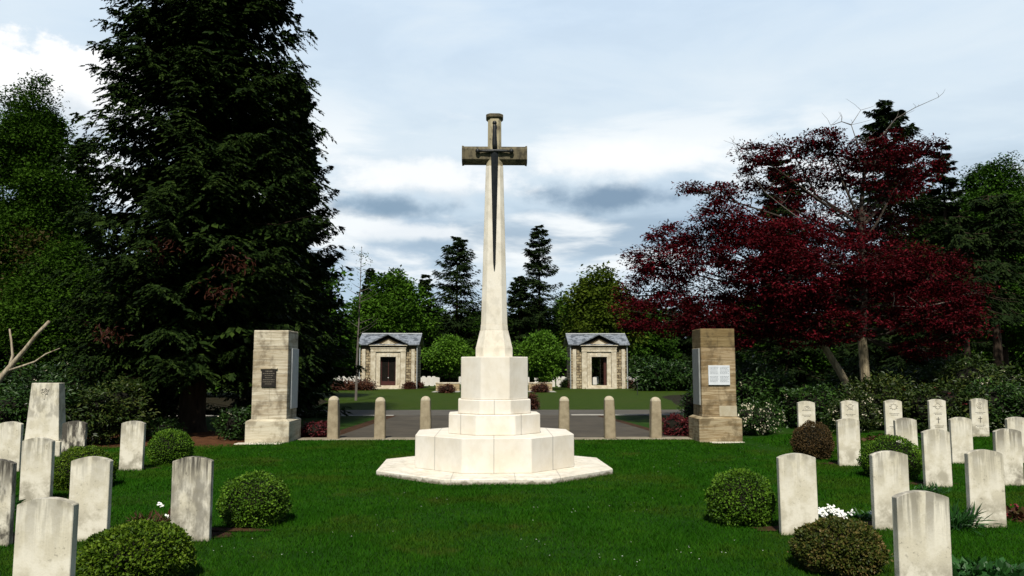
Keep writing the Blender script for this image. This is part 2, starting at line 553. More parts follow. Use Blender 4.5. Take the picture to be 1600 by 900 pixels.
M['lawn'] = mat_ground()
M['soil'] = mat_plain('brown_bed_soil', (.030, .016, .009), (.075, .038, .018), 5, .95, .1, 0, 1.0, .03)
M['litter'] = mat_plain('red_brown_needle_litter', (.055, .022, .010), (.115, .052, .022), 6, .95, .1, 0, 1.0, .02)
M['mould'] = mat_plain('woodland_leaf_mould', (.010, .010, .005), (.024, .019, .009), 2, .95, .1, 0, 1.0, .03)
M['asphalt'] = mat_plain('grey_asphalt', (.040, .034, .024), (.074, .062, .044), 1.2, .9, .25, 0, .6, .01)
M['asphaltroad'] = mat_plain('road_asphalt', (.062, .056, .045), (.088, .080, .065), 1.0, .9, .25, 0, .6, .01)
M['kerb'] = mat_plain('pale_kerb_stone', (.28, .25, .18), (.17, .145, .10), 5, .9, .2, 0, .5, .01)
M['kerbpale'] = mat_plain('pale_road_kerb', (.36, .35, .31), (.27, .26, .23), 5, .9, .2)

# ------------------------------------------------------------------ world and sun
SUN_EL, SUN_AZ = 50.0, 186.0        # degrees; azimuth from +Y, clockwise: almost straight behind the camera
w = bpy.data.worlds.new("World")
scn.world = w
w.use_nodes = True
t = NT(w.node_tree)
w.node_tree.nodes.clear()
out = t.n('ShaderNodeOutputWorld')
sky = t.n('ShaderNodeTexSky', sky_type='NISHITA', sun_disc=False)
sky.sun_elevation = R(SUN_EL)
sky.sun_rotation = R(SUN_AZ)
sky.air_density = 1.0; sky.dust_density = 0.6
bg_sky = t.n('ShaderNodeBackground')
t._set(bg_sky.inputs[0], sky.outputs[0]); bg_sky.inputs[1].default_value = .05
dirv = t.n('ShaderNodeTexCoord').outputs['Generated']
dx, dy, dz = t.xyz(dirv)
el = t.math('MULTIPLY', t.math('ARCSINE', dz), 57.2958)
az = t.math('MULTIPLY', t.math('ARCTAN2', dx, dy), 57.2958)
ew = t.math('ADD', el, t.math('MULTIPLY', t.math('SUBTRACT', t.noise(t.comb(t.math('MULTIPLY', az, .05), t.math('MULTIPLY', el, .12), 3.0), 1.6, 5, .6), .5), 7.0))
base = t.ramp(t.math('DIVIDE', ew, 40.0, clamp=True),
              [(0.0, (.50, .63, .74)), (.16, (.47, .61, .74)), (.27, (.52, .65, .77)), (.40, (.66, .77, .86)), (.62, (.60, .73, .87)), (1.0, (.50, .66, .86))])
lowv = t.comb(t.math('MULTIPLY', az, .042), t.math('MULTIPLY', el, .17), 0.0)
n1 = t.noise(t.vadd(lowv, (4.3, 1.7, 0.0)), 1.5, 8, .56, .3)
n2 = t.noise(t.vadd(lowv, (9.1, 5.2, 2.0)), 1.15, 7, .55, .2)
hi = t.noise(t.comb(t.math('MULTIPLY', az, .03), t.math('MULTIPLY', el, .09), 7.0), 1.8, 7, .55, .4)
win_w = t.math('MULTIPLY', t.rng(el, 1.0, 6.0), t.rng(el, 21.0, 14.0))
win_d = t.math('MULTIPLY', t.rng(el, 4.0, 9.5), t.rng(el, 15.5, 11.5))
c = t.mix(t.math('MULTIPLY', t.rng(hi, .42, .66), .6), base, (.74, .83, .90))
c = t.mix(t.math('MULTIPLY', t.rng(hi, .50, .36), .28), c, (.50, .62, .76))
c = t.mix(t.math('MULTIPLY', t.math('MULTIPLY', t.rng(n2, .42, .62), win_d), .5), c, (.215, .32, .44))
c = t.mix(t.math('MULTIPLY', t.math('MULTIPLY', t.rng(n1, .47, .62), win_w), .95), c, (.90, .94, .96))


def puff(c, a0, e0, ra, re, colour, shade, seed, edge=.30, amt=1.0):
    """one cloud bank, placed by compass bearing and elevation"""
    dn = t.noise(t.comb(t.math('MULTIPLY', az, .16), t.math('MULTIPLY', el, .24), seed), 1.6, 7, .6)
    da = t.math('DIVIDE', t.math('SUBTRACT', az, a0), ra)
    de = t.math('DIVIDE', t.math('SUBTRACT', el, e0), re)
    r = t.math('SQRT', t.math('ADD', t.math('MULTIPLY', da, da), t.math('MULTIPLY', de, de)))
    f = t.math('ADD', t.math('SUBTRACT', 1.0, r), t.math('MULTIPLY', t.math('SUBTRACT', dn, .5), 1.7))
    mask = t.math('MULTIPLY', t.rng(f, 0.0, edge), amt)
    tone = t.mix(t.rng(t.math('ADD', de, t.math('MULTIPLY', t.math('SUBTRACT', dn, .5), 1.2)), -.75, -.05), shade, colour)
    return t.mix(mask, c, tone)


c = puff(c, -30.5, 17.2, 8.5, 3.2, (.98, .99, 1.0), (.55, .65, .74), 11.0, .22)
c = puff(c, 9.5, 14.6, 9, 2.0, (.95, .97, .98), (.80, .87, .92), 17.0, .7, .9)
c = puff(c, -4.5, 13.2, 8, 1.9, (.95, .97, .98), (.62, .71, .79), 27.0, .6, .9)
c = puff(c, 9.0, 12.0, 8.5, 1.5, (.19, .29, .41), (.22, .33, .45), 21.0, .9, .9)
c = puff(c, -7.0, 11.3, 7.5, 1.2, (.22, .33, .45), (.27, .38, .5), 31.0, .9, .9)
c = puff(c, -6.5, 9.5, 4.5, 1.0, (.86, .90, .93), (.6, .7, .78), 41.0, .6, .85)
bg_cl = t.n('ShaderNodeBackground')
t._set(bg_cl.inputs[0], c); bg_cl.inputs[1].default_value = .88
front = t.math('MULTIPLY', t.rng(el, 46.0, 30.0), t.rng(dy, .05, .45))  # clouds kept to the front; unseen sky left dim to deepen the shade
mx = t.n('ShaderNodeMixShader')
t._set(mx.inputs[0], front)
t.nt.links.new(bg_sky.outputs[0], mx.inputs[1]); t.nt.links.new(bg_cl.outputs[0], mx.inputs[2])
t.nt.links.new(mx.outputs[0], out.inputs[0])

sl = bpy.data.lights.new("sun", 'SUN')
sl.energy = 4.8
sl.angle = R(3.0)
sl.color = (1.0, .95, .86)
so = bpy.data.objects.new("sun", sl)
sd = Vector((math.sin(R(SUN_AZ)) * math.cos(R(SUN_EL)), math.cos(R(SUN_AZ)) * math.cos(R(SUN_EL)), math.sin(R(SUN_EL))))
so.rotation_euler = sd.to_track_quat('Z', 'Y').to_euler()
so.location = sd * 80
COL.objects.link(so)

vs = scn.view_settings
vs.view_transform = 'Standard'
vs.look = 'None'
vs.exposure = 0.28
vs.gamma = 1.0
vs.use_curve_mapping = False
cy = scn.cycles
cy.use_denoising = True
try:
    cy.denoiser = 'OPENIMAGEDENOISE'
    cy.denoising_input_passes = 'RGB_ALBEDO_NORMAL'
    cy.denoising_prefilter = 'ACCURATE'
except Exception:
    pass
cy.max_bounces = 5
cy.diffuse_bounces = 3
cy.glossy_bounces = 2
cy.transmission_bounces = 2
cy.sample_clamp_indirect = 4
scn.render.film_transparent = False

# ------------------------------------------------------------------ ground, road, paths
xs = np.unique(np.concatenate([np.linspace(-900, -40, 14), np.linspace(-40, 40, 81), np.linspace(40, 900, 14)]))
ys = np.unique(np.concatenate([np.linspace(-200, -5, 8), np.linspace(-5, 45, 101), np.linspace(45, 140, 20), np.linspace(140, 1800, 12)]))
X, Y = np.meshgrid(xs, ys)
V = np.stack([X, Y, gz(X, Y)], -1).reshape(-1, 3)
nx, ny = len(xs), len(ys)
i = (np.arange(ny - 1)[:, None] * nx + np.arange(nx - 1)[None]).ravel()
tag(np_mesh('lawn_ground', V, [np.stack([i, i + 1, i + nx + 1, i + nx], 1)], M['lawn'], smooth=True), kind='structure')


def sheet(name, pts, z, mat, kind='structure'):
    """flat sheet that follows the ground, z above it"""
    bm = bmesh.new()
    f = bm.faces.new([bm.verts.new((p[0], p[1], z + float(gz(p[0], p[1])))) for p in pts])
    me = bpy.data.meshes.new(name)
    bmesh.ops.triangulate(bm, faces=bm.faces)
    bm.to_mesh(me); bm.free()
    me.materials.append(mat)
    o = bpy.data.objects.new(name, me)
    COL.objects.link(o)
    return tag(o, kind=kind)


def blob_pts(cx, cy, rx, ry, n=40, wob=.18, seed=0):
    r = np.random.default_rng(seed)
    ph = r.uniform(0, 6.28, 6); am = r.uniform(.3, 1, 6) * wob
    o = []
    for k in range(n):
        a = 2 * math.pi * k / n
        q = 1 + sum(am[j] * math.sin((j + 2) * a + ph[j]) for j in range(6)) * .5
        o.append((cx + rx * q * math.cos(a), cy + ry * q * math.sin(a)))
    return o


PW = 3.65                                       # half width of the asphalt path
LE = [(-4.15, 19.6), (-3.85, 20.4), (-3.62, 24.5), (-3.42, 28.5), (-3.6, 28.8)]      # path edges, left and right
RE = [(4.75, 19.6), (4.15, 21.6), (3.85, 25.6), (3.60, 28.3), (3.9, 28.8)]
sheet('asphalt_path', RE + LE[::-1], .008, M['asphalt'])
sheet('path_edge_soil', [(x + .28, y) for x, y in RE] + [(x - .42, y) for x, y in LE[::-1]], .005, M['soil'])
sheet('asphalt_road', [(-60, 28.8), (60, 28.8), (60, 32.6), (-60, 32.6)], .004, M['asphaltroad'])
mb = MB(); mb.box(PW + .3 - 1.2, 60, 28.62, 28.86, -.1, .035, .01); mb.box(-60, -PW + .1, 28.62, 28.86, -.1, .02, .01)
tag(mb.build('road_kerb', M['kerbpale']), kind='structure')
mb = MB()
xk = -4.75
while xk < 4.6:
    L = random.uniform(.8, 1.15)
    mb.box(xk, min(xk + L - .012, 4.68), 18.98, 19.46, -.12, .028 + random.uniform(-.006, .006), .01)
    xk += L
tag(mb.build('kerb_strip', M['kerb']), kind='structure')
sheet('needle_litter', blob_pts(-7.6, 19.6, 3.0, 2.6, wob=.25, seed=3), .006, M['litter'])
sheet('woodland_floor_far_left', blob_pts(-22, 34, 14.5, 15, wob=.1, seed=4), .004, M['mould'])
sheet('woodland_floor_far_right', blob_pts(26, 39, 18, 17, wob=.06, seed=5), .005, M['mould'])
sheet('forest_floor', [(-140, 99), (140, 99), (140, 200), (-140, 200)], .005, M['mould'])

# ------------------------------------------------------------------ stone cross
CY = 13.66
cr = empty('stone_cross', (0, CY, 0), 0, 'tall cream stone memorial cross with a dark bronze sword on stepped octagonal base', 'memorial cross')
OR = R(2.0)


def octa(r, z, rot=OR, sq=1.0):
    k = r / math.cos(math.pi / 8)
    return [(k * math.cos(rot + math.pi / 8 + i * math.pi / 4), k * math.sin(rot + math.pi / 8 + i * math.pi / 4) * sq, z) for i in range(8)]


def cham(hx, hy, z, c=.35):          # chamfered rectangle (unequal octagon) of the shaft
    cx = hx * (1 - c); cyy = hy * (1 - c)
    return [(hx, -cyy, z), (hx, cyy, z), (cx, hy, z), (-cx, hy, z), (-hx, cyy, z), (-hx, -cyy, z), (-cx, -hy, z), (cx, -hy, z)]


def step(name, r0, z0, z1, mat, bev=.008, r1=None):
    MB().prism([octa(r0, z0), octa(r1 or r0, z1)], bev).build(name, mat, cr)


step('base_slab', 1.875, -.1, .085, M['cross_slab'], .014)
step('lower_step', 1.285, .085, .61, M['cross_low'])
step('upper_step', .755, .61, .93, M['cross_mid'], .010)
step('plinth', .602, .93, 1.165, M['cross_plinth'], .012)
step('pedestal', .558, 1.165, 1.865, M['cross_ped'], .010)


def hh(v): return ht(v, CY)


zb, zc, zd, ze = hh(543), hh(517), hh(508), hh(256)
zt0, ztop = hh(188.5), hh(181)
MB().prism([cham(.31, .31, 1.865, .42), cham(.31, .31, zb, .42)], .006).prism([cham(.305, .305, zb, .42), cham(.238, .238, zc, .40)], .004) \
    .prism([cham(.232, .232, zc, .40), cham(.226, .226, zd, .40)], .005).build('shaft_base', M['cross_shaft'], cr)
MB().prism([cham(.222, .222, zd, .40), cham(.150, .150, hh(262), .40)], .004).build('shaft', M['cross_shaft'], cr)
za, zb2 = hh(256.5), hh(231)
zm = (za + zb2) / 2; ah = (zb2 - za) / 2


def armsec(x, k=1.0):
    hy, hz, c_ = .135 * k, ah * k, .62
    return [(x, -hy, zm - hz * c_), (x, -hy, zm + hz * c_), (x, -hy * c_, zm + hz), (x, hy * c_, zm + hz), (x, hy, zm + hz * c_), (x, hy, zm - hz * c_), (x, hy * c_, zm - hz), (x, -hy * c_, zm - hz)]


MB().prism([armsec(-.525), armsec(.525)], .004).prism([armsec(-.565, 1.10), armsec(-.527, 1.04)], .004).prism([armsec(.527, 1.04), armsec(.565, 1.10)], .004) \
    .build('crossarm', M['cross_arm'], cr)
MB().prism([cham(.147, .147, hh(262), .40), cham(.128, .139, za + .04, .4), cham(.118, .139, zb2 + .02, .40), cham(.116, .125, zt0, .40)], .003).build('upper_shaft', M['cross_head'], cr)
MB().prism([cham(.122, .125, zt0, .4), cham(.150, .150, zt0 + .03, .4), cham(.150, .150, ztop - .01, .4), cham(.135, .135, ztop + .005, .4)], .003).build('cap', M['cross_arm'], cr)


def fy(z):                            # y of the shaft's front face at height z
    f = (z - zd) / (hh(262) - zd)
    return -(.222 + (.150 - .222) * min(f, 1.0)) if z < hh(262) else -.150


sw = MB()
zg, ztip, zp = hh(240), hh(424), hh(197)
rings = []
for zz, hw, th in ((ztip, .006, .008), (ztip + .12, .018, .02), (hh(330), .036, .03), (hh(262), .052, .035), (zg, .055, .035)):
    yc = fy(zz) - .02
    rings.append([(hw * 1.12, yc, zz), (0, yc - th, zz), (-hw * 1.12, yc, zz), (0, yc + th, zz)])
sw.prism(rings)
swd = sw.build('sword', M['bronze'], cr)
MB().tube([(0, fy(zg) - .025, zg), (0, fy(zg) - .03, zg + .12), (0, fy(zg) - .03, zp - .06), (0, fy(zg) - .03, zp - .02)], [.030, .046, .030, .026], 8).build('grip', M['bronze'], swd, True)
g = MB(); yq = fy(zg) - .03
g.tube([(-.27, yq, zg - .01), (-.2, yq, zg), (0, yq, zg), (.2, yq, zg), (.27, yq, zg - .01)], [.018, .022, .034, .022, .018], 8)
g.build('guard', M['bronze'], swd, True)
for nm, x_, z_, r_ in (('pommel', 0, zp, .040), ('guard_knob', -.29, zg - .005, .042), ('guard_knob', .29, zg - .005, .042)):
    b_ = MB(); bmesh.ops.create_icosphere(b_.bm, subdivisions=2, radius=r_, matrix=Matrix.Translation((x_, yq, z_))); b_.build(nm, M['bronze'], swd, True)

# ------------------------------------------------------------------ gate pillars
def pillar(u0, u1, vtop, mats, label, side):
    YF = 18.4
    xl, xr = at(u0, 600, YF).x, at(u1, 600, YF).x
    xc = (xl + xr) / 2; hw = (xr - xl) / 2
    zt = ht(vtop, YF, u0); zpl = ht(655 if side < 0 else 651, YF, u0)
    dep = .92 if side < 0 else .80
    root = empty('gate_pillar', (xc, YF, 0), 0, label, 'pillar')
    MB().box(-hw - .10, hw + .09, -.10, dep + .10, -.1, zpl - .05, .012).prism([[(-hw - .1, -.1, zpl - .05), (hw + .09, -.1, zpl - .05), (hw + .09, dep + .1, zpl - .05), (-hw - .1, dep + .1, zpl - .05)],
        [(-hw - .01, -.01, zpl), (hw + .01, -.01, zpl), (hw + .01, dep + .01, zpl), (-hw - .01, dep + .01, zpl)]]).build('plinth', mats[1], root)
    zc_ = ht(546 if side < 0 else 543, YF, u0)
    mbs = MB().box(-hw, hw, 0, dep, zpl, zc_, .010)
    mbs.build('pier', mats[0], root)
    MB().box(-hw + .004, hw - .004, .004, dep - .004, zc_ + .004, zt, .012).build('top_course', mats[2], root)
    return root, hw, dep, zpl, YF, xc


pl, hw, dep, zpl, YF, xc = pillar(394, 449, 516, (M['pillar_l'], M['pillar_plinth_l'], M['pillar_l']),
    'pale streaked stone gate pillar under the big spruce with a dark bronze plaque', -1)
px0, px1 = at(409, 590, YF).x - xc, at(431.5, 590, YF).x - xc
pz0, pz1 = ht(605, YF, 420), ht(577, YF, 420)
pq = MB().box(px0, px1, -.03, .01, pz0, pz1, .006).build('bronze_plaque', M['bronzeplaque'], pl)
mb = MB()
for k in range(7):
    z_ = pz1 - .055 - k * .047
    a_ = random.uniform(.03, .1) + (0.05 if k == 0 else 0)
    xx = px0 + a_
    while xx < px1 - a_:
        L = random.uniform(.015, .05)
        mb.box(xx, min(xx + L, px1 - .03), -.033, -.028, z_, z_ + (.014 if k else .022)); xx += L + .01
mb.build('lettering', M['bronzeletter'], pq)
MB().box(px0 - .03, px1 + .03, -.045, .01, pz1 + .002, pz1 + .035, .004).build('plaque_ledge', M['pillar_l'], pl)
MB().box(hw - .01, hw + .035, dep * .28, dep * .93, ht(638, YF + .5, 455), ht(545, YF + .5, 455), .004).build('side_panel', M['marble'], pl)
MB().box(-hw - .24, hw - .02, -.42, -.1, -.05, .02, .01).build('footing_slab', M['footing'], pl)

pr, hw, dep, zpl, YF, xc = pillar(1096, 1150, 513.5, (M['pillar_r'], M['pillar_plinth_r'], M['pillar_r_top']),
    'brown stone gate pillar beside the red maple with a white notice plaque', 1)
px0, px1 = at(1106.5, 590, YF).x - xc, at(1140, 590, YF).x - xc
pz0, pz1 = ht(601.5, YF, 1120), ht(571, YF, 1120)
pq = MB().box(px0, px1, -.035, .01, pz0, pz1, .004).build('white_plaque', M['plaque'], pr)
mb = MB()
cw = (px1 - px0)
for col_ in range(2):
    for k in range(12):
        if k == 6: continue
        z_ = pz1 - .045 - k * .030
        xx = px0 + .03 + col_ * cw * .48
        xe = xx + cw * random.uniform(.34, .43)
        while xx < xe:
            L = random.uniform(.012, .045)
            mb.box(xx, min(xx + L, xe), -.0375, -.034, z_, z_ + .011); xx += L + .009
mb.build('lettering', M['plaqueink'], pq)
MB().box(-hw - .03, -hw + .012, dep * .12, dep * .85, ht(632, YF + .4, 1085), ht(545, YF + .4, 1085), .004).build('side_panel', M['greypanel'], pr)
MB().box(hw - .40, hw + .004, -.006, .1, zpl + .006, zpl + .245, .004).build('repair_block', M['patchstone'], pr)
MB().box(-hw + .12, hw + .14, -.36, -.1, -.05, .02 , .01).build('footing_slab', M['footing'], pr)

# ------------------------------------------------------------------ bollards
BLAB = ['pale stone bollard nearest the left pillar, beside the low red shrub',
        'pale stone bollard second from the left pillar, before the lawn edge',
        'pale stone bollard just left of the cross base',
        'brown stone bollard just right of the cross base',
        'brown stone bollard midway between cross base and right pillar',
        'brown stone bollard nearest the right pillar beside the low red shrub']
proto = None
for k, u in enumerate((523, 595, 666, 880.5, 952, 1023)):
    p = at(u, 600, 19.22)
    if proto is None:
        proto = empty('bollard', (p.x, 19.22, 0), 0, BLAB[k], 'bollard', 'stone bollards along the kerb strip')
        a = .118
        def sq(r, z, c_=.2): return cham(r, r, z, c_)
        MB().prism([sq(.130, .02), sq(.128, .45), sq(.112, .90)], .006).build('post', M['bollard'], proto)
        MB().prism([sq(.112, .904, .3), sq(.102, .945, .4), sq(.070, .985, .5), sq(.025, 1.003, .5)], .002).build('cap', M['bollardcap'], proto)
        o = proto
    else:
        o = copy_tree(proto)
        o.location = (p.x, 19.22, 0); o["label"] = BLAB[k]
    o.rotation_euler = (R(random.uniform(-.9, .9)), R(random.uniform(-.9, .9)), random.uniform(-.06, .06))
    o.scale = (1, 1, random.uniform(.975, 1.02))

# ------------------------------------------------------------------ headstones
def headstone_mesh(w=.38, h=.813, tk=.076, rise=.042, bev=.005, n=12):
    pts = [(-w / 2, -.15), (w / 2, -.15)]
    for k in range(n + 1):
        f = 1 - 2 * k / n
        pts.append((w / 2 * f, h - rise * f * f))
    b_ = MB().outline(pts, -tk / 2, tk / 2, bev)
    bmesh.ops.recalc_face_normals(b_.bm, faces=b_.bm.faces)
    me = bpy.data.meshes.new('headstone')
    b_.bm.to_mesh(me); b_.bm.free()
    me.materials.append(M['headstone'])
    return me


HM = headstone_mesh()
HS = [  # u left, u right, v top, weather, tilt, label
    (24, 117, 778, .30, .0, 'largest nearest headstone at lower left corner, mottled grey white'),
    (112, 171, 713, .22, .6, 'cream headstone with grey top streaks directly behind the nearest left one'),
    (271, 330, 713, 1.0, .0, 'heavily blackened headstone standing alone beside the left clipped ball bush'),
    (35, 83, 683, .45, 0, 'pale headstone in front of the tall tapered memorial stone'),
    (188, 226, 657, .50, 0, 'small headstone by itself left of the little round bush under the spruce'),
    (97, 135, 657, 1.25, 0, 'dark grey streaked headstone immediately right of the tall tapered memorial stone'),
    (-3, 35, 658, .18, 0, 'clean pale headstone cut by left picture edge, left of the tapered memorial stone'),
    (-38, 17, 717, 1.1, 0, 'dark weathered headstone mostly cut off by the left picture edge'),
    (1219, 1274, 708, .12, -.4, 'clean headstone between the green ball bush and white flowers'),
    (1363, 1418, 704, .40, 0, 'cream headstone with dark top stains right before a large green ball bush'),
    (1399, 1482, 767, .55, 0, 'largest nearest headstone at lower right, speckled with dark lichen'),
    (1310, 1342, 653, .25, 0, 'narrow looking pale headstone right of the bronzed ball bush'),
    (1400, 1432, 652, .65, 0, 'dark topped headstone rising behind the large green ball bush'),
    (1441, 1486, 670, .30, 0, 'tall looking cream headstone right of the large green ball bush'),
    (1484, 1519, 650, .20, 0, 'pale headstone behind and right of the tall cream one'),
    (1510, 1568, 702, .35, 0, 'wide near headstone with a strappy green plant at its left foot'),
    (1555, 1594, 669, .70, 0, 'headstone with dark drips behind the wide near one at right edge'),
    (1573, 1606, 649, .35, 0, 'headstone cut by the right picture edge, farther back'),
]
STONES = []
for k, (u0, u1, v, we, ti, lab) in enumerate(HS):
    p = on_level((u0 + u1) / 2, v + .5, .813)
    p = on_level((u0 + u1) / 2, v + .5, .813 + float(gz(p.x, p.y)))
    o = bpy.data.objects.new('headstone', HM)
    o.location = (p.x, p.y + .038, float(gz(p.x, p.y)) - .003)
    o.rotation_euler = (R(random.uniform(-.6, .6)), R(random.uniform(-.5, .5)), R(random.uniform(-1.5, 1.5)))
    COL.objects.link(o)
    tag(o, lab, 'headstone', 'plain backs of the nearer headstones')
    o['weather'] = we
    STONES.append((p.x, p.y + .038))


def strip(mb, p, q, wd, y0, y1):      # flat bar in the x-z plane
    p = Vector((p[0], 0, p[1])); q = Vector((q[0], 0, q[1]))
    d = (q - p).normalized(); s = Vector((-d.z, 0, d.x)) * wd / 2
    a = [p - s, q - s, q + s, p + s]
    mb.prism([[(v_.x, y0, v_.z) for v_ in a], [(v_.x, y1, v_.z) for v_ in a]])


def ring(mb, cx, cz, r, wd, y0, y1, n=20, a0=0, a1=360, sx=1.0):
    for k in range(n):
        f0 = R(a0 + (a1 - a0) * k / n); f1 = R(a0 + (a1 - a0) * (k + 1) / n)
        strip(mb, (cx + r * sx * math.cos(f0), cz + r * math.sin(f0)), (cx + r * sx * math.cos(f1), cz + r * math.sin(f1)), wd, y0, y1)


def badge(kind, o):
    mb = MB(); y0, y1 = -.045, -.036
    cz = .665
    if kind == 0:
        ring(mb, 0, cz - .03, .075, .012, y0, y1, 12, 0, 180); strip(mb, (-.10, cz - .045), (.10, cz - .045), .014, y0, y1)
        strip(mb, (-.05, cz - .02), (0, cz + .03), .012, y0, y1); strip(mb, (.05, cz - .02), (0, cz + .03), .012, y0, y1); strip(mb, (-.03, cz - .03), (.03, cz - .03), .02, y0, y1)
    elif kind == 1:
        ring(mb, .01, cz + .015, .055, .012, y0, y1); strip(mb, (-.09, cz + .05), (.07, cz - .06), .016, y0, y1); strip(mb, (.09, cz + .05), (-.07, cz - .06), .016, y0, y1)
    elif kind == 2:
        for k in range(9):
            a0 = R(90 + 40 * k); a1 = R(90 + 40 * k + 20); a2 = R(90 + 40 * (k + 1))
            strip(mb, (.095 * math.cos(a0), cz + .075 * math.sin(a0)), (.05 * math.cos(a1), cz + .045 * math.sin(a1)), .011, y0, y1)
            strip(mb, (.05 * math.cos(a1), cz + .045 * math.sin(a1)), (.095 * math.cos(a2), cz + .075 * math.sin(a2)), .011, y0, y1)
    elif kind == 3:
        ring(mb, 0, cz, .06, .012, y0, y1); strip(mb, (-.11, cz), (-.02, cz - .01), .02, y0, y1); strip(mb, (.11, cz), (.02, cz - .01), .02, y0, y1)
        strip(mb, (-.025, cz + .085), (.025, cz + .085), .03, y0, y1)
    else:
        ring(mb, 0, cz, .065, .014, y0, y1); ring(mb, 0, cz, .035, .012, y0, y1, 12); strip(mb, (0, cz - .05), (0, cz + .05), .014, y0, y1)
    mb.build('badge', M['carving'], o)
    mb = MB()
    for j, zz in enumerate((.50, .47, .22, .19)):
        L = (.10, .07, .11, .08)[j]; xx = -L
        while xx < L:
            q = random.uniform(.012, .03); mb.box(xx, xx + q, -.0395, -.037, zz, zz + .012); xx += q + .008
    if kind >= 3:
        strip(mb, (0, .28), (0, .42), .018, -.0395, -.037); strip(mb, (-.045, .375), (.045, .375), .018, -.0395, -.037)
    mb.build('inscription', M['engraved'], o)


BL = ['badge carved headstone nearest the bronzed ball bush, arched helmet emblem', 'badge carved headstone with crossed emblem, second in the far right row',
      'badge carved headstone with pointed leaf star emblem, middle of the far right row', 'badge carved headstone with winged ring emblem in the far right row',
      'rightmost badge carved headstone of the far right row, with dark stained emblem']
for k, (u0, u1, v) in enumerate(((1246, 1272, 626.5), (1314, 1339, 625.5), (1381.5, 1407.5, 624.5), (1450, 1476, 623.5), (1515.5, 1541, 622.5))):
    Yb = 17.75
    p = at((u0 + u1) / 2, v, Yb)
    o = bpy.data.objects.new('headstone', HM)
    o.location = (p.x, Yb, p.z - .813)
    o.rotation_euler = (R(random.uniform(-.5, .5)), 0, R(random.uniform(-2, 2)))
    COL.objects.link(o)
    tag(o, BL[k], 'headstone', 'badge carved headstones in the far right row')
    o['weather'] = (.0, .05, .0, .05, .45)[k]
    badge(k, o)

# tall tapered memorial stone
p = on_level(65, 685, 0)
YM = 15.6
xl, xr = at(38, 680, YM).x, at(92, 680, YM).x
xt0, xt1 = at(48, 598, YM).x, at(92, 598, YM).x
xm = (xl + xr) / 2; zt = ht(598.5, YM, 66)
mo = empty('memorial_stone', (xm, YM, 0), 0, 'tall white tapered memorial stone with small carved badge among left headstones', 'memorial stone')
a = [(xl - xm, 0, .30), (xr - xm, 0, .30), (xr - xm, .28, .30), (xl - xm, .28, .30)]
b = [(xt0 - xm, .03, zt), (xt1 - xm - .015, .03, zt), (xt1 - xm - .015, .25, zt), (xt0 - xm, .25, zt)]
o = MB().prism([a, b], .008).build('slab', M['headstone'], mo); o['weather'] = .0; o.pass_index = 1
o = MB().box(xl - xm - .05, xr - xm + .06, -.06, .34, -.1, .297, .01).build('foot', M['headstone'], mo); o['weather'] = .1
mb = MB()
ring(mb, 0, zt - .16, .055, .012, .012, .03, 14); strip(mb, (-.08, zt - .12), (.08, zt - .12), .016, .012, .03); strip(mb, (0, zt - .30), (0, zt - .2), .03, .010, .03)
for a_ in range(6):
    strip(mb, (0, zt - .16), (.075 * math.cos(a_ * 1.047 + .3), zt - .16 + .075 * math.sin(a_ * 1.047 + .3)), .012, .012, .03)
mb.build('badge', M['carving'], mo)
mb = MB()
for xx in (-.11, -.02): mb.box(xx, xx + .07, .012, .03, zt - .68, zt - .66)
mb.build('inscription', M['engraved'], mo)

# ------------------------------------------------------------------ soil of the grave beds
SOIL = []


def bed(x, y, rx, ry, seed):
    SOIL.append((x, y, rx, ry))
    sheet('grave_bed_soil', blob_pts(x, y, rx, ry, 28, .3, seed), .012, M['soil'])


for k, (x, y) in enumerate(STONES):
    bed(x, y + .24, .36, .19, 50 + k)
bed(*on_level(345, 829, 0).xy, .5, .12, 90)

# ------------------------------------------------------------------ foliage tools
def unit(a):
    return a / np.maximum(np.linalg.norm(a, axis=-1, keepdims=True), 1e-9)


def leafV(P, D, N, L, W, fold=.10):
    """rhombic leaves -> vertices (n*4,3), quads (n,4)"""
    L = np.asarray(L).reshape(-1, 1); W = np.asarray(W).reshape(-1, 1)
    D = unit(D); S = unit(np.cross(D, N)); N = np.cross(S, D)
    mid = P + D * L * .5 + N * L * fold
    V = np.stack([P, mid + S * W * .5, P + D * L, mid - S * W * .5], 1).reshape(-1, 3)
    n = len(P)
    Fq = np.arange(n * 4).reshape(n, 4)
    return V, Fq


def sphere_dirs(n, r):
    d = r.normal(size=(n, 3))
    return unit(d)


def clump_leaves(blobs, r, leaf, per, spread=.28, flat=.55, shell=.62, up=.55, wl=.55, keep=None):
    """blobs: rows (x,y,z,rx,ry,rz,nclump) -> leaf vertices and faces"""
    Ps, Os = [], []
    for (x, y, z, rx, ry, rz, nc) in blobs:
        nc = int(nc)
        d = sphere_dirs(nc, r)
        rad = shell + (1 - shell) * r.random(nc) ** .6
        rad *= 1 + .14 * np.sin(d[:, 0] * 5 + x) + .12 * np.sin(d[:, 1] * 6 + d[:, 2] * 5 + y)
        c_ = d * rad[:, None] * (rx, ry, rz)
        k = (per * r.uniform(.4, 1.5, nc)).astype(int) + 1
        cc = np.repeat(c_, k, 0); dd = np.repeat(d, k, 0)
        sp = np.repeat(r.uniform(.5, 1.3, nc), k)[:, None] * spread
        off = np.clip(r.normal(size=cc.shape), -1.5, 1.5) * sp * (1, 1, flat)
        Ps.append(cc + off + (x, y, z)); Os.append(unit(dd * .7 + off / np.maximum(sp, 1e-3) * .35))
    P = np.concatenate(Ps); O = np.concatenate(Os)
    n = len(P)
    rd = sphere_dirs(n, r)
    D = unit(rd * (1, 1, .5) + O * .6 + np.array([0, 0, -.15]))
    N = unit(rd[::-1] * .55 + O * .35 + np.array([0, 0, up]))
    L = leaf * r.uniform(.6, 1.3, n)
    return leafV(P, D, N, L, L * wl)


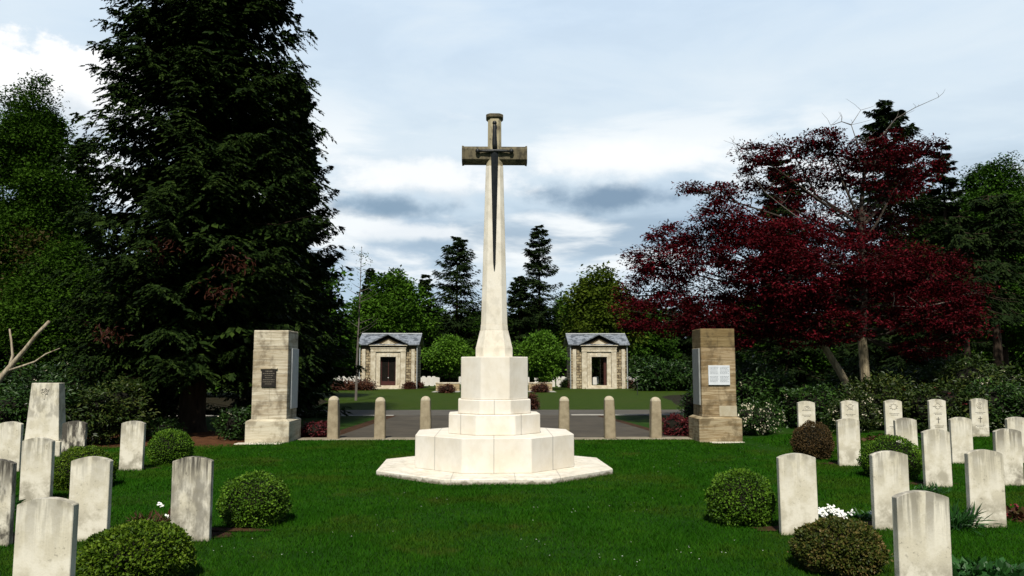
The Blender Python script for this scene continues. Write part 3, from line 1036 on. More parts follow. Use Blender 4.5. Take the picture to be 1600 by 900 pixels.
def ico_core(cx, cy, cz, rx, ry, rz, sub=2):
    bm = bmesh.new()
    bmesh.ops.create_icosphere(bm, subdivisions=sub, radius=1)
    V = np.array([v.co[:] for v in bm.verts]) * (rx, ry, rz) + (cx, cy, cz)
    Fc = np.array([[v.index for v in f.verts] for f in bm.faces])
    bm.free()
    return V, Fc


def join_leafs(parts):
    Vs, quads, tris, o = [], [], [], 0
    for V, Fq in parts:
        Vs.append(V)
        (quads if Fq.shape[1] == 4 else tris).append(Fq + o)
        o += len(V)
    out_ = []
    if quads: out_.append(np.concatenate(quads))
    if tris: out_.append(np.concatenate(tris))
    return np.concatenate(Vs), out_


# ---- clipped ball bushes
def ball_bush(u, vbase, wpx, vtop, matk, label, seed, leaf=.026, n=9000, group='clipped ball bushes among the graves'):
    r = np.random.default_rng(seed)
    p = on_level(u, vbase, 0)
    p.z = float(gz(p.x, p.y))
    Rr = wpx / 2 * p.y / F
    p.y += Rr * .75
    p.x = at(u, vbase, p.y).x
    Rr = wpx / 2 * p.y / F * .94
    H = ht(vtop, p.y, u) - p.z
    root = empty('ball_bush', (p.x, p.y, p.z), 0, label, 'bush', group)
    a = H * .56; zc_ = H - a
    d = sphere_dirs(n * 2, r)
    d = d[d[:, 2] > -.72][:n]
    q = r.uniform(0, 6.28, 8)
    lump = 1 + .05 * np.sin(d[:, 0] * 7 + q[0]) * np.sin(d[:, 1] * 6 + q[1]) + .03 * np.sin(d[:, 2] * 9 + q[2] + d[:, 0] * 4) + .03 * np.sin(d[:, 0] * 15 + q[3]) * np.sin(d[:, 2] * 14 + q[4])
    rad = lump * (1 - .12 * r.random(len(d)) ** 1.5) + (r.random(len(d)) < .06) * r.uniform(.0, .10, len(d))
    ax = np.array([Rr, Rr, a])
    wide = 1.0 + .06 * np.clip(-d[:, 2], 0, 1)
    P = d * rad[:, None] * ax * np.stack([wide, wide, np.ones_like(wide)], 1) + (0, 0, zc_)
    P[:, 2] = np.maximum(P[:, 2], .01)
    rd = sphere_dirs(len(P), r)
    D = unit(d * .75 + rd * .9)
    N = unit(d * .6 + rd[::-1] * .8 + (0, 0, .25))
    L = leaf * r.uniform(.7, 1.35, len(P))
    V1, F1 = leafV(P, D, N, L, L * .62)
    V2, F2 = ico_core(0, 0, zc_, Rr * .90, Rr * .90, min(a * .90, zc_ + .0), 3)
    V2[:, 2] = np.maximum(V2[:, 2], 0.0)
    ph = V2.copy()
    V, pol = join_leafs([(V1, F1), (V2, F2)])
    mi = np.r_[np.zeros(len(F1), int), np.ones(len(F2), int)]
    np_mesh('foliage', V, pol, None, root, mats=[M[matk], M['shadecore']], midx=mi)
    st = MB()
    for k in range(5):
        a_ = k * 1.257 + seed
        st.tube([(.03 * math.cos(a_), .03 * math.sin(a_), -.03), (Rr * .5 * math.cos(a_), Rr * .5 * math.sin(a_), zc_ * .8)], [.014, .008], 5)
    st.build('stems', M['bark'], root)
    return root


ball_bush(1158, 826, 106, 735, 'box', 'dark green clipped ball bush left of the clean right headstone', 1)
ball_bush(1312, 905, 137, 813, 'boxmix', 'brown and green mottled ball bush at bottom edge before the nearest right headstone', 2, n=12000)
ball_bush(1271, 720, 64, 660, 'boxbrown', 'bronzed reddish brown ball bush in front of the far right row', 3)
ball_bush(1394, 752, 94, 682, 'box', 'large bright green ball bush hidden partly behind the dark stained headstone', 4, n=9500)
ball_bush(396, 827, 108, 740, 'box', 'green clipped ball bush right of the blackened left headstone', 5)
ball_bush(212, 925, 166, 820, 'boxlime', 'lime tipped ball bush at bottom edge below the blackened headstone', 6, leaf=.028, n=13000)
ball_bush(130, 768, 92, 698, 'boxlime', 'green ball bush half hidden behind the cream left headstone', 7)
ball_bush(266, 727, 67, 671, 'box', 'small round green bush on the lawn edge under the spruce', 8)
FG = 'small domed bronze bushes by the far shelters'


def far_dome(u, vb, wpx, vt, matk, label, seed, name='ball_bush', cat='bush', group=FG, Y=None):
    r = np.random.default_rng(seed)
    Yd = Y or on_level(u, vb, 0).y
    p = at(u, vb, Yd); hwm = wpx / 2 * Yd / F; H = ht(vt, Yd, u)
    root = empty(name, (p.x, Yd, 0), 0, label, cat, group)
    leaf = .0035 * Yd ** .8 + .02
    V1, F1 = clump_leaves([(0, 0, H * .42, hwm * .92, hwm * .92, H * .52, 160)], r, leaf, 14, leaf * 1.2, .7, .88)
    V1[:, 2] = np.maximum(V1[:, 2], 0)
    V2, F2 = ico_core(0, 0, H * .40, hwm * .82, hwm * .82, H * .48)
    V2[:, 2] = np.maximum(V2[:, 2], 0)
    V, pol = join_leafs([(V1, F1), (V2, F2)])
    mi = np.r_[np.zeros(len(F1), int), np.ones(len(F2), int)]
    np_mesh('foliage', V, pol, None, root, mats=[M[matk], M['shadecore']], midx=mi)
    return root


far_dome(640, 608, 14, 598, 'bronzehedge', 'bronze dome bush at the right wall of the left shelter', 21)
far_dome(652, 607, 14, 598, 'bronzehedge', 'second bronze dome bush, farther right of the left shelter', 22)
far_dome(698, 614, 24, 602, 'bronzehedge', 'rounded bronze bush before the left low stone wall', 23)
far_dome(845, 613, 24, 600, 'bronzehedge', 'rounded bronze bush before the right low stone wall', 24)
far_dome(901, 606.5, 21, 597, 'bronzehedge', 'bronze dome bush at the left foot of the right shelter', 25)
far_dome(831, 640, 16, 617, 'bronzehedge', 'bronze bush peeping out behind the cross pedestal', 26)
far_dome(884, 606, 10, 595, 'conifer', 'small dark evergreen bush left of the right shelter', 27, group='small dark shrubs by the far shelters')
far_dome(982, 607, 20, 594, 'bronzehedge', 'low bronze bush at the right foot of the right shelter', 28)
far_dome(492, 682, 54, 660, 'redshrub', 'low red maple shrub between left pillar and first bollard', 29, 'low_shrub', 'shrub', 'low red shrubs by the gate pillars')
far_dome(1056, 680, 50, 650, 'redshrub', 'low red maple shrub between right pillar and last bollard', 30, 'low_shrub', 'shrub', 'low red shrubs by the gate pillars')
far_dome(1079, 672, 24, 604, 'rhodo', 'dark upright evergreen shrub behind the right pillar left side', 31, 'evergreen_shrub', 'shrub', 'evergreen shrubs by the gate pillars', Y=20.8)


# ---- broadleaf shrubs (rhododendrons)
def shrub(u0, u1, vt, vb, Y, matk, label, seed, flowers=None, nf=0, leaf=.11, dep=None, name='rhododendron', group='rhododendron shrubs', dens=1.0):
    r = np.random.default_rng(seed)
    p0, p1 = at(u0, vb, Y), at(u1, vb, Y)
    cx = (p0.x + p1.x) / 2; W = (p1.x - p0.x) / 2
    g0 = float(gz(cx, Y)); H = ht(vt, Y, (u0 + u1) / 2) - g0
    dep = dep or min(W, 1.6)
    root = empty(name, (cx, Y + dep, g0), 0, label, 'shrub', group)
    blobs = []
    nb = max(3, int(W * 2.2))
    for k in range(nb):
        bx = (-1 + 2 * (k + .5) / nb) * W * .78 + r.normal() * .1
        hz = H * r.uniform(.72, 1.0)
        rx = max(.35, W * r.uniform(.9, 1.3) / nb + .3); rx = min(rx, W)
        blobs.append((bx, r.uniform(-.35, .35) * dep, hz * .52, rx, dep * .8, hz * .50, int(150 * rx * hz * dens) + 20))
    V1, F1 = clump_leaves(blobs, r, leaf, 14, leaf * 1.2, .6, .76, .6, .42)
    V1[:, 2] = np.maximum(V1[:, 2], .005)
    cores = []
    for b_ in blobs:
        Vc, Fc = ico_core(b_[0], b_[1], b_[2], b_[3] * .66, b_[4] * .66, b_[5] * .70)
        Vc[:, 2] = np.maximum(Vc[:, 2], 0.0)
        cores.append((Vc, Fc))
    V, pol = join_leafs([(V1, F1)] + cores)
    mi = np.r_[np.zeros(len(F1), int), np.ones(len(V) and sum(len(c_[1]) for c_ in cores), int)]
    np_mesh('foliage', V, pol, None, root, mats=[M[matk], M['shadecore']], midx=mi)
    if flowers:
        Ps = []
        for k in range(nf):
            b_ = blobs[r.integers(len(blobs))]
            d = sphere_dirs(1, r)[0]; d[1] = -abs(d[1])
            c_ = np.array(b_[:3]) + d * np.array(b_[3:6]) * r.uniform(.95, 1.05)
            m_ = r.integers(3, 8)
            Ps.append(c_ + r.normal(size=(m_, 3)) * .028)
        P = np.concatenate(Ps); P[:, 2] = np.maximum(P[:, 2], .03)
        D = sphere_dirs(len(P), r); N = unit(sphere_dirs(len(P), r) + (0, -.8, .6))
        L = r.uniform(.025, .05, len(P))
        Vf, Ff = leafV(P, D, N, L, L * .9)
        np_mesh('blossoms', Vf, [Ff], M[flowers], root)
    return root


shrub(1158, 1246, 628, 686, 19.3, 'rhodo', 'dark shrub dotted with cream blossoms right of the brown pillar', 41, 'petalcream', 95, .07, 1.0, dens=1.6)
shrub(1165, 1260, 560, 640, 22.2, 'rhodo', 'rhododendron bank behind the brown pillar, under the red maple', 42, 'petalcream', 22, .13, 1.4)
shrub(1255, 1345, 590, 652, 21.5, 'rhodo', 'rhododendron in front of the maple trunk, behind the far right row', 43, 'petalcream', 14, .12, 1.2)
shrub(1325, 1378, 612, 668, 19.3, 'rhodobrown', 'pale flecked shrub at the foot of the maple trunk', 44, 'petalcream', 55, .07, .7, dens=1.5)
shrub(1375, 1462, 585, 655, 20.8, 'rhodobrown', 'brownish green rhododendron right of the maple trunk', 45, 'petalred', 4, .12, 1.2)
shrub(1440, 1560, 548, 640, 23.5, 'rhodo', 'tall rhododendron bank behind the winged badge headstone', 46, 'petalcream', 30, .13, 1.5)
shrub(1530, 1660, 550, 645, 21.8, 'rhodobrown', 'mottled rhododendron at the right picture edge', 47, 'petalcream', 40, .13, 1.5)
shrub(1462, 1560, 598, 660, 19.8, 'rhodobrown', 'russet tinged low rhododendron behind the rightmost badge headstone', 48, 'petalred', 3, .11, .9)
shrub(1345, 1450, 552, 640, 25.5, 'rhodo', 'dark green rhododendron behind the maple trunk', 49, None, 0, .14, 1.4)
shrub(1560, 1680, 596, 662, 19.4, 'rhodo', 'low green shrub behind the headstones cut by the right edge', 50, 'petalcream', 10, .11, .9)
shrub(-40, 60, 588, 664, 16.6, 'rhodo', 'glossy rhododendron left of the tapered memorial stone', 51, None, 0, .11, 1.0)
shrub(85, 185, 600, 668, 17.6, 'rhodobrown', 'glossy mixed rhododendron right of the tapered memorial stone', 52, 'petalcream', 8, .11, 1.0)
shrub(-60, 110, 565, 640, 20.5, 'rhodo', 'rhododendron bank behind the dead pale branches', 53, 'petalcream', 18, .13, 1.4)
shrub(100, 235, 575, 650, 21.0, 'rhodo', 'dark rhododendron bank left of the spruce trunk', 54, 'petalcream', 16, .13, 1.4)
shrub(342, 392, 640, 688, 18.7, 'rhodo', 'small dark laurel shrub at the left foot of the pale pillar', 55, 'petalcream', 5, .10, .5)
shrub(215, 262, 655, 684, 19.4, 'rhodo', 'low dark laurel at the foot of the spruce trunk', 60, None, 0, .09, .5)
shrub(458, 500, 584, 612, 58, 'rhodo', 'dark evergreen bank left of the far bronze hedge', 56, 'petalcream', 12, .3, 1.8, group='evergreen banks beside the far lawn')
shrub(1012, 1090, 562, 608, 58, 'rhodo', 'large dark rounded rhododendron right of the right shelter', 57, 'petalcream', 6, .3, 2.4, group='evergreen banks beside the far lawn')
shrub(985, 1040, 560, 600, 95, 'rhodo', 'dark evergreen bank close behind the right shelter', 58, None, 0, .34, 2.0, group='evergreen banks beside the far lawn')
shrub(498, 574, 597.5, 611.5, 60.5, 'bronzehedge', 'low bronze hedge before white headstones left of the left shelter', 59, None, 0, .22, .9, 'low_hedge', 'low bronze hedges')


# ---- bed plants
def tuft(u, v, matk, label, seed, n=160, L=.32, spread=.12, name='leafy_plant', cat='plant', wl=.08, up=1.3, petals=None, z=0.0):
    r = np.random.default_rng(seed)
    p = on_level(u, v, 0)
    root = empty(name, (p.x, p.y, float(gz(p.x, p.y))), 0, label, cat, 'small plants in the grave beds')
    P = r.normal(size=(n, 3)) * spread * (1, .6, 0); P[:, 2] = 0
    D = unit(np.concatenate([r.normal(size=(n, 2)) * .7, np.full((n, 1), up)], 1))
    Ls = L * r.uniform(.5, 1.15, n)
    parts = []
    # arching blades in three pieces
    for k in range(3):
        Q = P + D * Ls[:, None] * (.36 * k) - np.array([0, 0, 1]) * (Ls * .11 * k * k)[:, None]
        Dk = unit(D - np.array([0, 0, 1]) * .42 * k)
        parts.append(leafV(Q, Dk, unit(sphere_dirs(n, r) + (0, 0, 1.5)), Ls * .46, Ls * wl * (1.4 - .3 * k) + .004, .04))
    V, pol = join_leafs(parts)
    V[:, 2] = np.maximum(V[:, 2], .0)
    np_mesh('leaves', V, pol, M[matk], root)
    if petals:
        m_ = petals[1]
        hd = sphere_dirs(m_, r); hd[:, 2] = abs(hd[:, 2])
        C_ = hd * (spread * 1.4, spread * 1.0, L * .9)
        C_[:, 2] = np.maximum(C_[:, 2], L * .35)
        P = np.repeat(C_, 8, 0) + r.normal(size=(m_ * 8, 3)) * .014
        a_ = r.uniform(0, 6.28, len(P))
        D = np.stack([np.cos(a_), np.sin(a_) * .6, np.sin(a_) * .7 + .2], 1)
        Vf, Ff = leafV(P, D, np.tile((0, -.7, .7), (len(P), 1)), np.full(len(P), .034), np.full(len(P), .024))
        np_mesh('blossoms', Vf, [Ff], M[petals[0]], root)
    return root


tuft(1297, 812, 'bedplant', 'clump of white flowers beside the clean right headstone', 71, 60, .14, .10, 'flowering_plant', 'flowers', .14, .8, ('petal', 42))
tuft(1493, 826, 'bedplant', 'strappy arching green plant at the foot of the wide near headstone', 72, 120, .40, .09, wl=.045)
tuft(1532, 905, 'bedplant', 'leafy green clump at bottom right corner beside the lichen speckled headstone', 73, 420, .22, .20, wl=.26, up=.9)
tuft(1592, 812, 'reddry', 'reddish plant at the right picture edge by the wide near headstone', 74, 120, .20, .13, wl=.3, up=.8, petals=('petalred', 2))
tuft(222, 822, 'reddry', 'dry red stemmed plant left of the blackened headstone', 75, 34, .24, .09, wl=.06, up=2.0)
tuft(252, 822, 'reddry', 'dry russet stems close to the blackened headstone left foot', 76, 26, .26, .06, wl=.06, up=2.0, petals=('petal', 2))
tuft(84, 690, 'reddry', 'leafy stems growing before the tapered memorial stone', 77, 60, .30, .16, wl=.16, up=2.0)
tuft(1345, 810, 'bedplant', 'low thin plant between white flowers and cream headstone', 78, 40, .16, .10, wl=.1, up=.8, petals=('petal', 2))
tuft(1465, 700, 'bedplant', 'leafy bed plant below the winged badge headstone', 79, 160, .26, .18, wl=.3, up=.9)
tuft(1383, 700, 'reddry', 'russet leafy plant below the leaf star headstone', 80, 120, .22, .22, wl=.3, up=.9)
tuft(6, 800, 'bedplant', 'dark leafy plant at the foot of the left edge headstone', 81, 60, .3, .08, wl=.1, up=1.2)
tuft(1535, 676, 'bedplant', 'grassy tuft below the rightmost badge headstone', 82, 120, .2, .2, wl=.06, up=1.4)
tuft(1455, 770, 'bedplant', 'grassy plant right of the tall looking cream headstone foot', 83, 60, .2, .1, wl=.08, up=1.2)


# ---- conifers
def conifer_parts(H, Rm, z0, r, whorl=.34, per=7, side=9, sprays=6, needle=.16, droop=.42, lift=.28, prof=.85, gap=.0, ragged=.22, hang=.35, wn=.30, jit=1.0, tw=.55):
    nz_ = max(4, int((H - z0) / whorl))
    tt = (np.arange(nz_) + r.uniform(-.3, .3, nz_)) / nz_
    tt = np.clip(tt, 0, .995)
    tt = np.repeat(tt, per) + r.uniform(-.5, .5, nz_ * per) / nz_ * jit * 2
    tt = np.clip(tt, 0, .992)
    Z = z0 + (H - z0) * tt
    Rb = Rm * (1 - tt) ** prof * (1 - .25 * np.exp(-tt / .05)) + .05
    nb = len(Z)
    big = 1 + ragged * r.normal(size=nb)
    Rb = Rb * np.clip(big, .5, 1.22)
    keepb = r.random(nb) > gap
    Z, Rb = Z[keepb], Rb[keepb]; nb = len(Z)
    A = r.uniform(0, 2 * np.pi, nb)
    rel = 1 - (Z - z0) / (H - z0)
    dr = droop * (.35 + .9 * rel) * r.uniform(.7, 1.3, nb)
    out_ = np.stack([np.cos(A), np.sin(A), np.zeros(nb)], 1)
    sid = np.stack([-np.sin(A), np.cos(A), np.zeros(nb)], 1)
    s = np.linspace(.12, 1.0, side)
    s = np.clip(s[None] + r.uniform(-.05, .05, (nb, side)), .05, 1.0)
    bx = (Rb[:, None] * s)
    bz = Z[:, None] + Rb[:, None] * (-dr[:, None] * s + lift * s ** 2.4)
    B = out_[:, None] * bx[..., None]
    B[..., 2] = bz
    # twigs to both sides
    Ps, Ds, Ns, Ls = [], [], [], []
    for sg in (-1, 1, 0):
        tl = (np.clip(tw * Rb[:, None] * (1.05 - .75 * s), .10, .95) * r.uniform(.6, 1.25, s.shape)) if sg else np.full(s.shape, needle * .8)
        td = out_[:, None] * r.uniform(.55, .95, s.shape)[..., None] + sid[:, None] * sg * r.uniform(.6, 1.0, s.shape)[..., None]
        td[..., 2] += -hang * r.uniform(.3, 1.3, s.shape)
        td = unit(td)
        for q in range(sprays if sg else 1):
            f = (q + r.uniform(.1, .9, s.shape)) / sprays
            P = B + td * (tl * f)[..., None]
            P[..., 2] -= hang * .35 * tl * f * f
            sd_ = np.cross(td, (0, 0, 1.0))
            D = td + sd_ * r.choice([-1, 1], s.shape)[..., None] * r.uniform(.2, .9, s.shape)[..., None]
            D[..., 2] += r.uniform(-.5, .12, s.shape) * (1 + hang)
            Nn = r.normal(size=D.shape) * .45 + np.array([0, 0, 1.0]) + out_[:, None] * .3
            Ps.append(P.reshape(-1, 3)); Ds.append(D.reshape(-1, 3)); Ns.append(Nn.reshape(-1, 3))
            Ls.append((needle * r.uniform(.65, 1.35, s.shape)).ravel())
    P = np.concatenate(Ps); D = np.concatenate(Ds); N = np.concatenate(Ns); L = np.concatenate(Ls)
    V, Fq = leafV(P, D, N, L, L * wn, .05)
    tips = (B, A, Rb, Z)
    return V, Fq, tips


def conifer(u, vtop, Y, hwpx, label, seed, matk='conifer', z0=.6, group='dark conifers behind the cemetery', H=None, name='conifer_tree', trunk_r=None, limbs=True, inner=0, **kw):
    r = np.random.default_rng(seed)
    p = at(u, 575, Y)
    H = H or ht(vtop, Y, u)
    Rm = hwpx * Y / F
    root = empty(name, (p.x, Y, 0), 0, label, 'tree', group)
    V, Fq, tips = conifer_parts(H, Rm, z0, r, **kw)
    if inner:                           # the dense inner twigs
        k2 = dict(kw); k2.update(whorl=kw['whorl'] * 1.3, side=7, sprays=4, needle=kw['needle'] * 2.4, wn=.5)
        V2, F2, _ = conifer_parts(H * .98, Rm * inner, z0 + .25, r, **k2)
        Fq = np.concatenate([Fq, F2 + len(V)]); V = np.concatenate([V, V2])
    V[:, 2] = np.maximum(V[:, 2], .02)
    np_mesh('crown', V, [Fq], M[matk], root)
    tr = MB()
    R0 = trunk_r or max(.10, H * .014)
    tr.tube([(0, 0, -.2), (0, 0, .3), (.02, 0, H * .3), (0, .02, H * .65), (0, 0, H * .98)], [R0 * 1.35, R0, R0 * .8, R0 * .45, .015], 9)
    if limbs:
        B, A, Rb, Z = tips
        for k in range(0, len(Z), max(1, len(Z) // 160)):
            pts = B[k]
            m_ = len(pts)
            j = [0, m_ // 3, 2 * m_ // 3, m_ - 1]
            o0 = np.argsort(np.hypot(pts[:, 0], pts[:, 1]))
            pts = pts[o0]
            tr.tube([(0, 0, float(Z[k]))] + [tuple(pts[q]) for q in j], [R0 * .22 * (1 - .8 * Z[k] / H) + .012, R0 * .18 * (1 - .8 * Z[k] / H) + .01, .012, .009, .005], 4)
    tr.build('trunk', M['bark'], root)
    return root, tips, H


# the big spruce over the left pillar
SPK = dict(whorl=.29, per=10, side=24, sprays=19, needle=.11, wn=.42)
sp, tips, Hs = conifer(304, None, 21.6, 190, 'huge dark spruce filling the upper left above the pale pillar', 101, 'spruce', z0=1.9, group='spruces behind the left graves', H=22,
    name='spruce_tree', trunk_r=.34, droop=.40, lift=.30, prof=.50, ragged=.12, hang=.50, inner=.80, tw=.40, **SPK)
# dead red-brown sprays
r = np.random.default_rng(5)
for (u, v) in ((368, 410), (252, 385), (345, 455), (165, 520)):
    q = at(u, v, 21.6 - 2.9) - sp.location
    P = np.array(q) + r.normal(size=(90, 3)) * (.22, .15, .13)
    D = unit(r.normal(size=(90, 3)) * .6 + (0, -.3, -.5)); N = unit(r.normal(size=(90, 3)) + (0, -.5, .6))
    L = r.uniform(.10, .20, 90)
    Vd, Fd = leafV(P, D, N, L, L * .3)
    np_mesh('dead_spray', Vd, [Fd], M['deadneedle'], sp)
conifer(442, 108, 28.5, 112, 'slimmer dark spruce standing behind the huge one, right side', 102, 'spruce', z0=.5, group='spruces behind the left graves', name='spruce_tree',
    whorl=.34, per=7, side=16, sprays=13, needle=.16, wn=.34, droop=.42, lift=.42, prof=.66, ragged=.15, hang=.40, inner=.55, tw=.42)

FK = dict(whorl=.6, per=10, side=8, sprays=5, needle=.42, wn=.30, hang=.30, lift=.36, limbs=False)
conifer(713, 368, 96, 52, 'dense pointed conifer on skyline left of the cross shaft', 110, z0=1, prof=.5, ragged=.30, **FK)
conifer(843, 350, 96, 47, 'tall open crowned conifer on skyline right of the cross shaft', 111, z0=1, prof=.62, ragged=.34, gap=.25, **FK)
conifer(812, 430, 92, 34, 'shorter bushy conifer close beside the tall one right of the shaft', 112, z0=1, prof=.6, ragged=.2, **FK)
conifer(664, 428, 98, 33, 'narrow conifer on skyline above the left round tree', 113, z0=1, prof=.7, ragged=.25, gap=.15, **FK)
conifer(576, 418, 104, 26, 'dark conifer tip behind the left shelter', 114, z0=1, prof=.7, **FK)
conifer(913, 432, 106, 22, 'slender conifer tip right of the cross, behind the olive tree', 115, z0=1, prof=.7, **FK)
conifer(1402, 156, 37, 100, 'tall dark conifer rising above the red maple crown', 116, z0=1, prof=.5, whorl=.36, per=9, side=12, sprays=9, needle=.19, wn=.32, ragged=.2, hang=.35, tw=.42)
conifer(1232, 246, 39, 72, 'dark green conifer showing through the maple left side', 117, z0=1, prof=.55, whorl=.38, per=9, side=11, sprays=8, needle=.20, wn=.32, ragged=.2, tw=.42)
conifer(1490, 222, 41, 56, 'thin conifer tip right of the red maple top', 118, z0=1, prof=.6, whorl=.42, per=8, side=11, sprays=8, needle=.20, wn=.30, ragged=.28, gap=.1, tw=.42)
conifer(112, 214, 33, 66, 'dark conifer behind the left edge of the huge spruce', 119, z0=1, prof=.55, whorl=.36, per=9, side=12, sprays=9, needle=.18, wn=.32, tw=.42)
conifer(1560, 300, 31, 92, 'tall bare stemmed conifer among trees at right, thick trunk', 120, 'conifer', z0=4.3, prof=.5, whorl=.4, per=7, side=9, sprays=6, needle=.24, wn=.32, hang=.6, droop=.55, trunk_r=.20)
conifer(1512, 330, 29.5, 70, 'bare lower stemmed conifer just right of the maple crown', 121, 'conifer', z0=4.2, prof=.5, whorl=.4, per=7, side=9, sprays=6, needle=.22, wn=.32, hang=.7, droop=.6, trunk_r=.13)


# ---- broadleaved trees
def broad(u, vtop, Y, hwpx, label, seed, matk='decid', vbot=None, leaf=.3, group='broadleaved trees behind the cemetery', nb=16, per=16, spread=.45, name='broadleaf_tree', zlow=None, dens=1.0, trunk='bark', shape=1.0):
    r = np.random.default_rng(seed)
    p = at(u, 575, Y)
    H = ht(vtop, Y, u); W = hwpx * Y / F
    zl = zlow if zlow is not None else H * .12
    root = empty(name, (p.x, Y, 0), 0, label, 'tree', group)
    blobs = []
    zc_ = (H + zl) / 2; hz = (H - zl) / 2
    for k in range(nb):
        d = sphere_dirs(1, r)[0]
        q = r.uniform(.45, .72)
        zz = zc_ + d[2] * hz * q * 1.05
        ww = W * (1 - .25 * max(0, d[2]) * shape)
        br_ = r.uniform(.30, .46) * min(W, hz)
        blobs.append((d[0] * ww * q, d[1] * ww * q, min(zz, H - br_ * .8), br_ * 1.15, br_ * 1.15, br_ * .85, int(45 * dens) + 5))
    blobs.append((0, 0, zc_, W * .55, W * .55, hz * .8, int(60 * dens)))
    blobs.append((0, 0, H - hz * .30, W * .38, W * .38, hz * .30, int(45 * dens * 2.2)))
    V, Fq = clump_leaves(blobs, r, leaf, per, spread, .6, .55)
    V[:, 2] = np.maximum(V[:, 2], .05)
    np_mesh('crown', V, [Fq], M[matk], root)
    tr = MB(); R0 = max(.08, H * .018)
    tr.tube([(0, 0, -.2), (0, 0, .3), (.05, 0, zl + hz * .5), (0, .05, zc_ + hz * .3)], [R0 * 1.4, R0, R0 * .7, R0 * .3], 8)
    for b_ in blobs[:nb]:
        tr.tube([(0, 0, zl * .8 + .3 + .15 * hz), (b_[0] * .5, b_[1] * .5, (zl + b_[2]) * .5), b_[:3]], [R0 * .45, R0 * .28, R0 * .1], 5)
    tr.build('trunk', M[trunk], root)
    return root


broad(610, 424, 92, 68, 'bright green broadleaved tree behind the left shelter', 201, 'decid', leaf=.42, nb=20, per=20, spread=.6)
broad(940, 420, 86, 66, 'olive green rounded tree behind the right shelter', 202, 'olive', leaf=.40, nb=22, per=20, spread=.55)
broad(884, 462, 104, 26, 'pale small tree between tall conifer and olive tree', 203, 'decid', leaf=.4, nb=10, per=14, spread=.5)
broad(703, 527, 63, 44, 'round fresh green maple left of the cross pedestal', 204, 'fresh', leaf=.21, nb=16, per=20, spread=.28, group='round topped maples flanking the cross', name='round_maple', zlow=.75, trunk='bark')
broad(845, 520, 63, 43, 'round fresh green maple right of the cross pedestal', 205, 'fresh', leaf=.21, nb=16, per=20, spread=.28, group='round topped maples flanking the cross', name='round_maple', zlow=.75, trunk='bark')
broad(25, 122, 30, 88, 'tall green feathery tree at the left picture edge', 206, 'larch', leaf=.115, nb=36, per=54, spread=.26, zlow=.8, dens=2.4)
broad(95, 380, 27, 82, 'lower bright green leafy tree behind the dead branches', 207, 'larch', leaf=.11, nb=26, per=46, spread=.3, zlow=.6, dens=1.4)
broad(35, 360, 28.2, 42, 'russet twiggy tree in front of the left edge tree', 208, 'russet', leaf=.13, nb=12, per=9, spread=.4, zlow=2.5, dens=.6)
broad(1570, 252, 46, 112, 'large dark green broadleaved tree at the right picture edge', 209, 'darkdecid', leaf=.17, nb=38, per=56, spread=.34, zlow=2, dens=2.6)
broad(1462, 300, 43, 60, 'dark green leafy tree between maple crown and right edge tree', 210, 'darkdecid', leaf=.17, nb=24, per=44, spread=.4, zlow=2, dens=1.2)
broad(524, 495, 98, 36, 'green bushy tree behind the slim sapling', 211, 'darkdecid', leaf=.25, nb=16, per=20, spread=.35, zlow=.3)
broad(1015, 470, 99, 46, 'dark green tree behind right shelter, under the maple edge', 212, 'darkdecid', leaf=.34, nb=16, per=18, spread=.5, zlow=.4)

# slim sapling on the far lawn
p = on_level(556, 626, 0)
root = empty('sapling', (p.x, p.y, 0), 0, 'thin bare looking sapling on the far lawn left of the left shelter', 'tree')
Hh = ht(385, p.y, 560)
r = np.random.default_rng(9)
tr = MB(); tr.tube([(0, 0, -.1), (.02, 0, 2), (.1, 0, Hh * .6), (.15, 0, Hh)], [.075, .06, .035, .01], 6)
bl = []
for k in range(26):
    z_ = Hh * (.38 + .6 * k / 26); L = (1 - k / 32) * r.uniform(.6, 1.5); a_ = r.uniform(0, 6.28)
    e = (.1 + L * math.cos(a_), L * math.sin(a_), z_ + L * .5)
    tr.tube([(.02 + .13 * z_ / Hh, 0, z_), (.1 + L * .5 * math.cos(a_), L * .5 * math.sin(a_), z_ + L * .2), e], [.018, .012, .006], 4)
    bl.append((e[0], e[1], e[2], .25, .25, .2, 3))
V, Fq = clump_leaves(bl, r, .12, 4, .16, .8, .4)
np_mesh('crown', V, [Fq], M['decid'], root)
tr.build('trunk', M['twig'], root)

# ---- forest filling the background: copies of a few trees
fill = [('conifer', conifer(1000, 470, 118, 44, 'x', 301, z0=.6, prof=.6, **FK)[0]), ('conifer', conifer(1000, 480, 118, 38, 'x', 302, z0=.6, prof=.5, ragged=.3, **FK)[0]),
        ('broad', broad(1000, 480, 118, 62, 'x', 303, 'darkdecid', leaf=.5, nb=18, per=20, spread=.7, zlow=.3)), ('broad', broad(1000, 488, 118, 55, 'x', 304, 'darkdecid', leaf=.5, nb=18, per=20, spread=.7, zlow=.3))]
FL = {'conifer': 'dark conifer in the far wood behind the shelters, lower than the skyline trees', 'broad': 'dark broadleaved tree in the far wood behind the shelters, below the skyline trees'}
SL = {('conifer', 'l'): 'dark conifer deep in the wood behind the left spruces', ('broad', 'l'): 'dark broadleaved tree deep in the wood behind the left spruces',
      ('conifer', 'r'): 'dark conifer deep in the wood behind the red maple', ('broad', 'r'): 'dark broadleaved tree deep in the wood behind the red maple'}
places = []
r = np.random.default_rng(77)
for row, (Yr, n, u0, u1) in enumerate(((112, 17, 430, 1110), (121, 16, 450, 1100), (132, 14, 430, 1130))):
    for k in range(n):
        places.append((u0 + (u1 - u0) * (k + r.uniform(.2, .8)) / n, Yr + r.uniform(-3, 3), r.uniform(.72, 1.05), 'c'))
for k in range(9): places.append((-60 + 62 * k + r.uniform(-15, 15), 46 + r.uniform(-3, 4), r.uniform(.62, .85), 'l'))
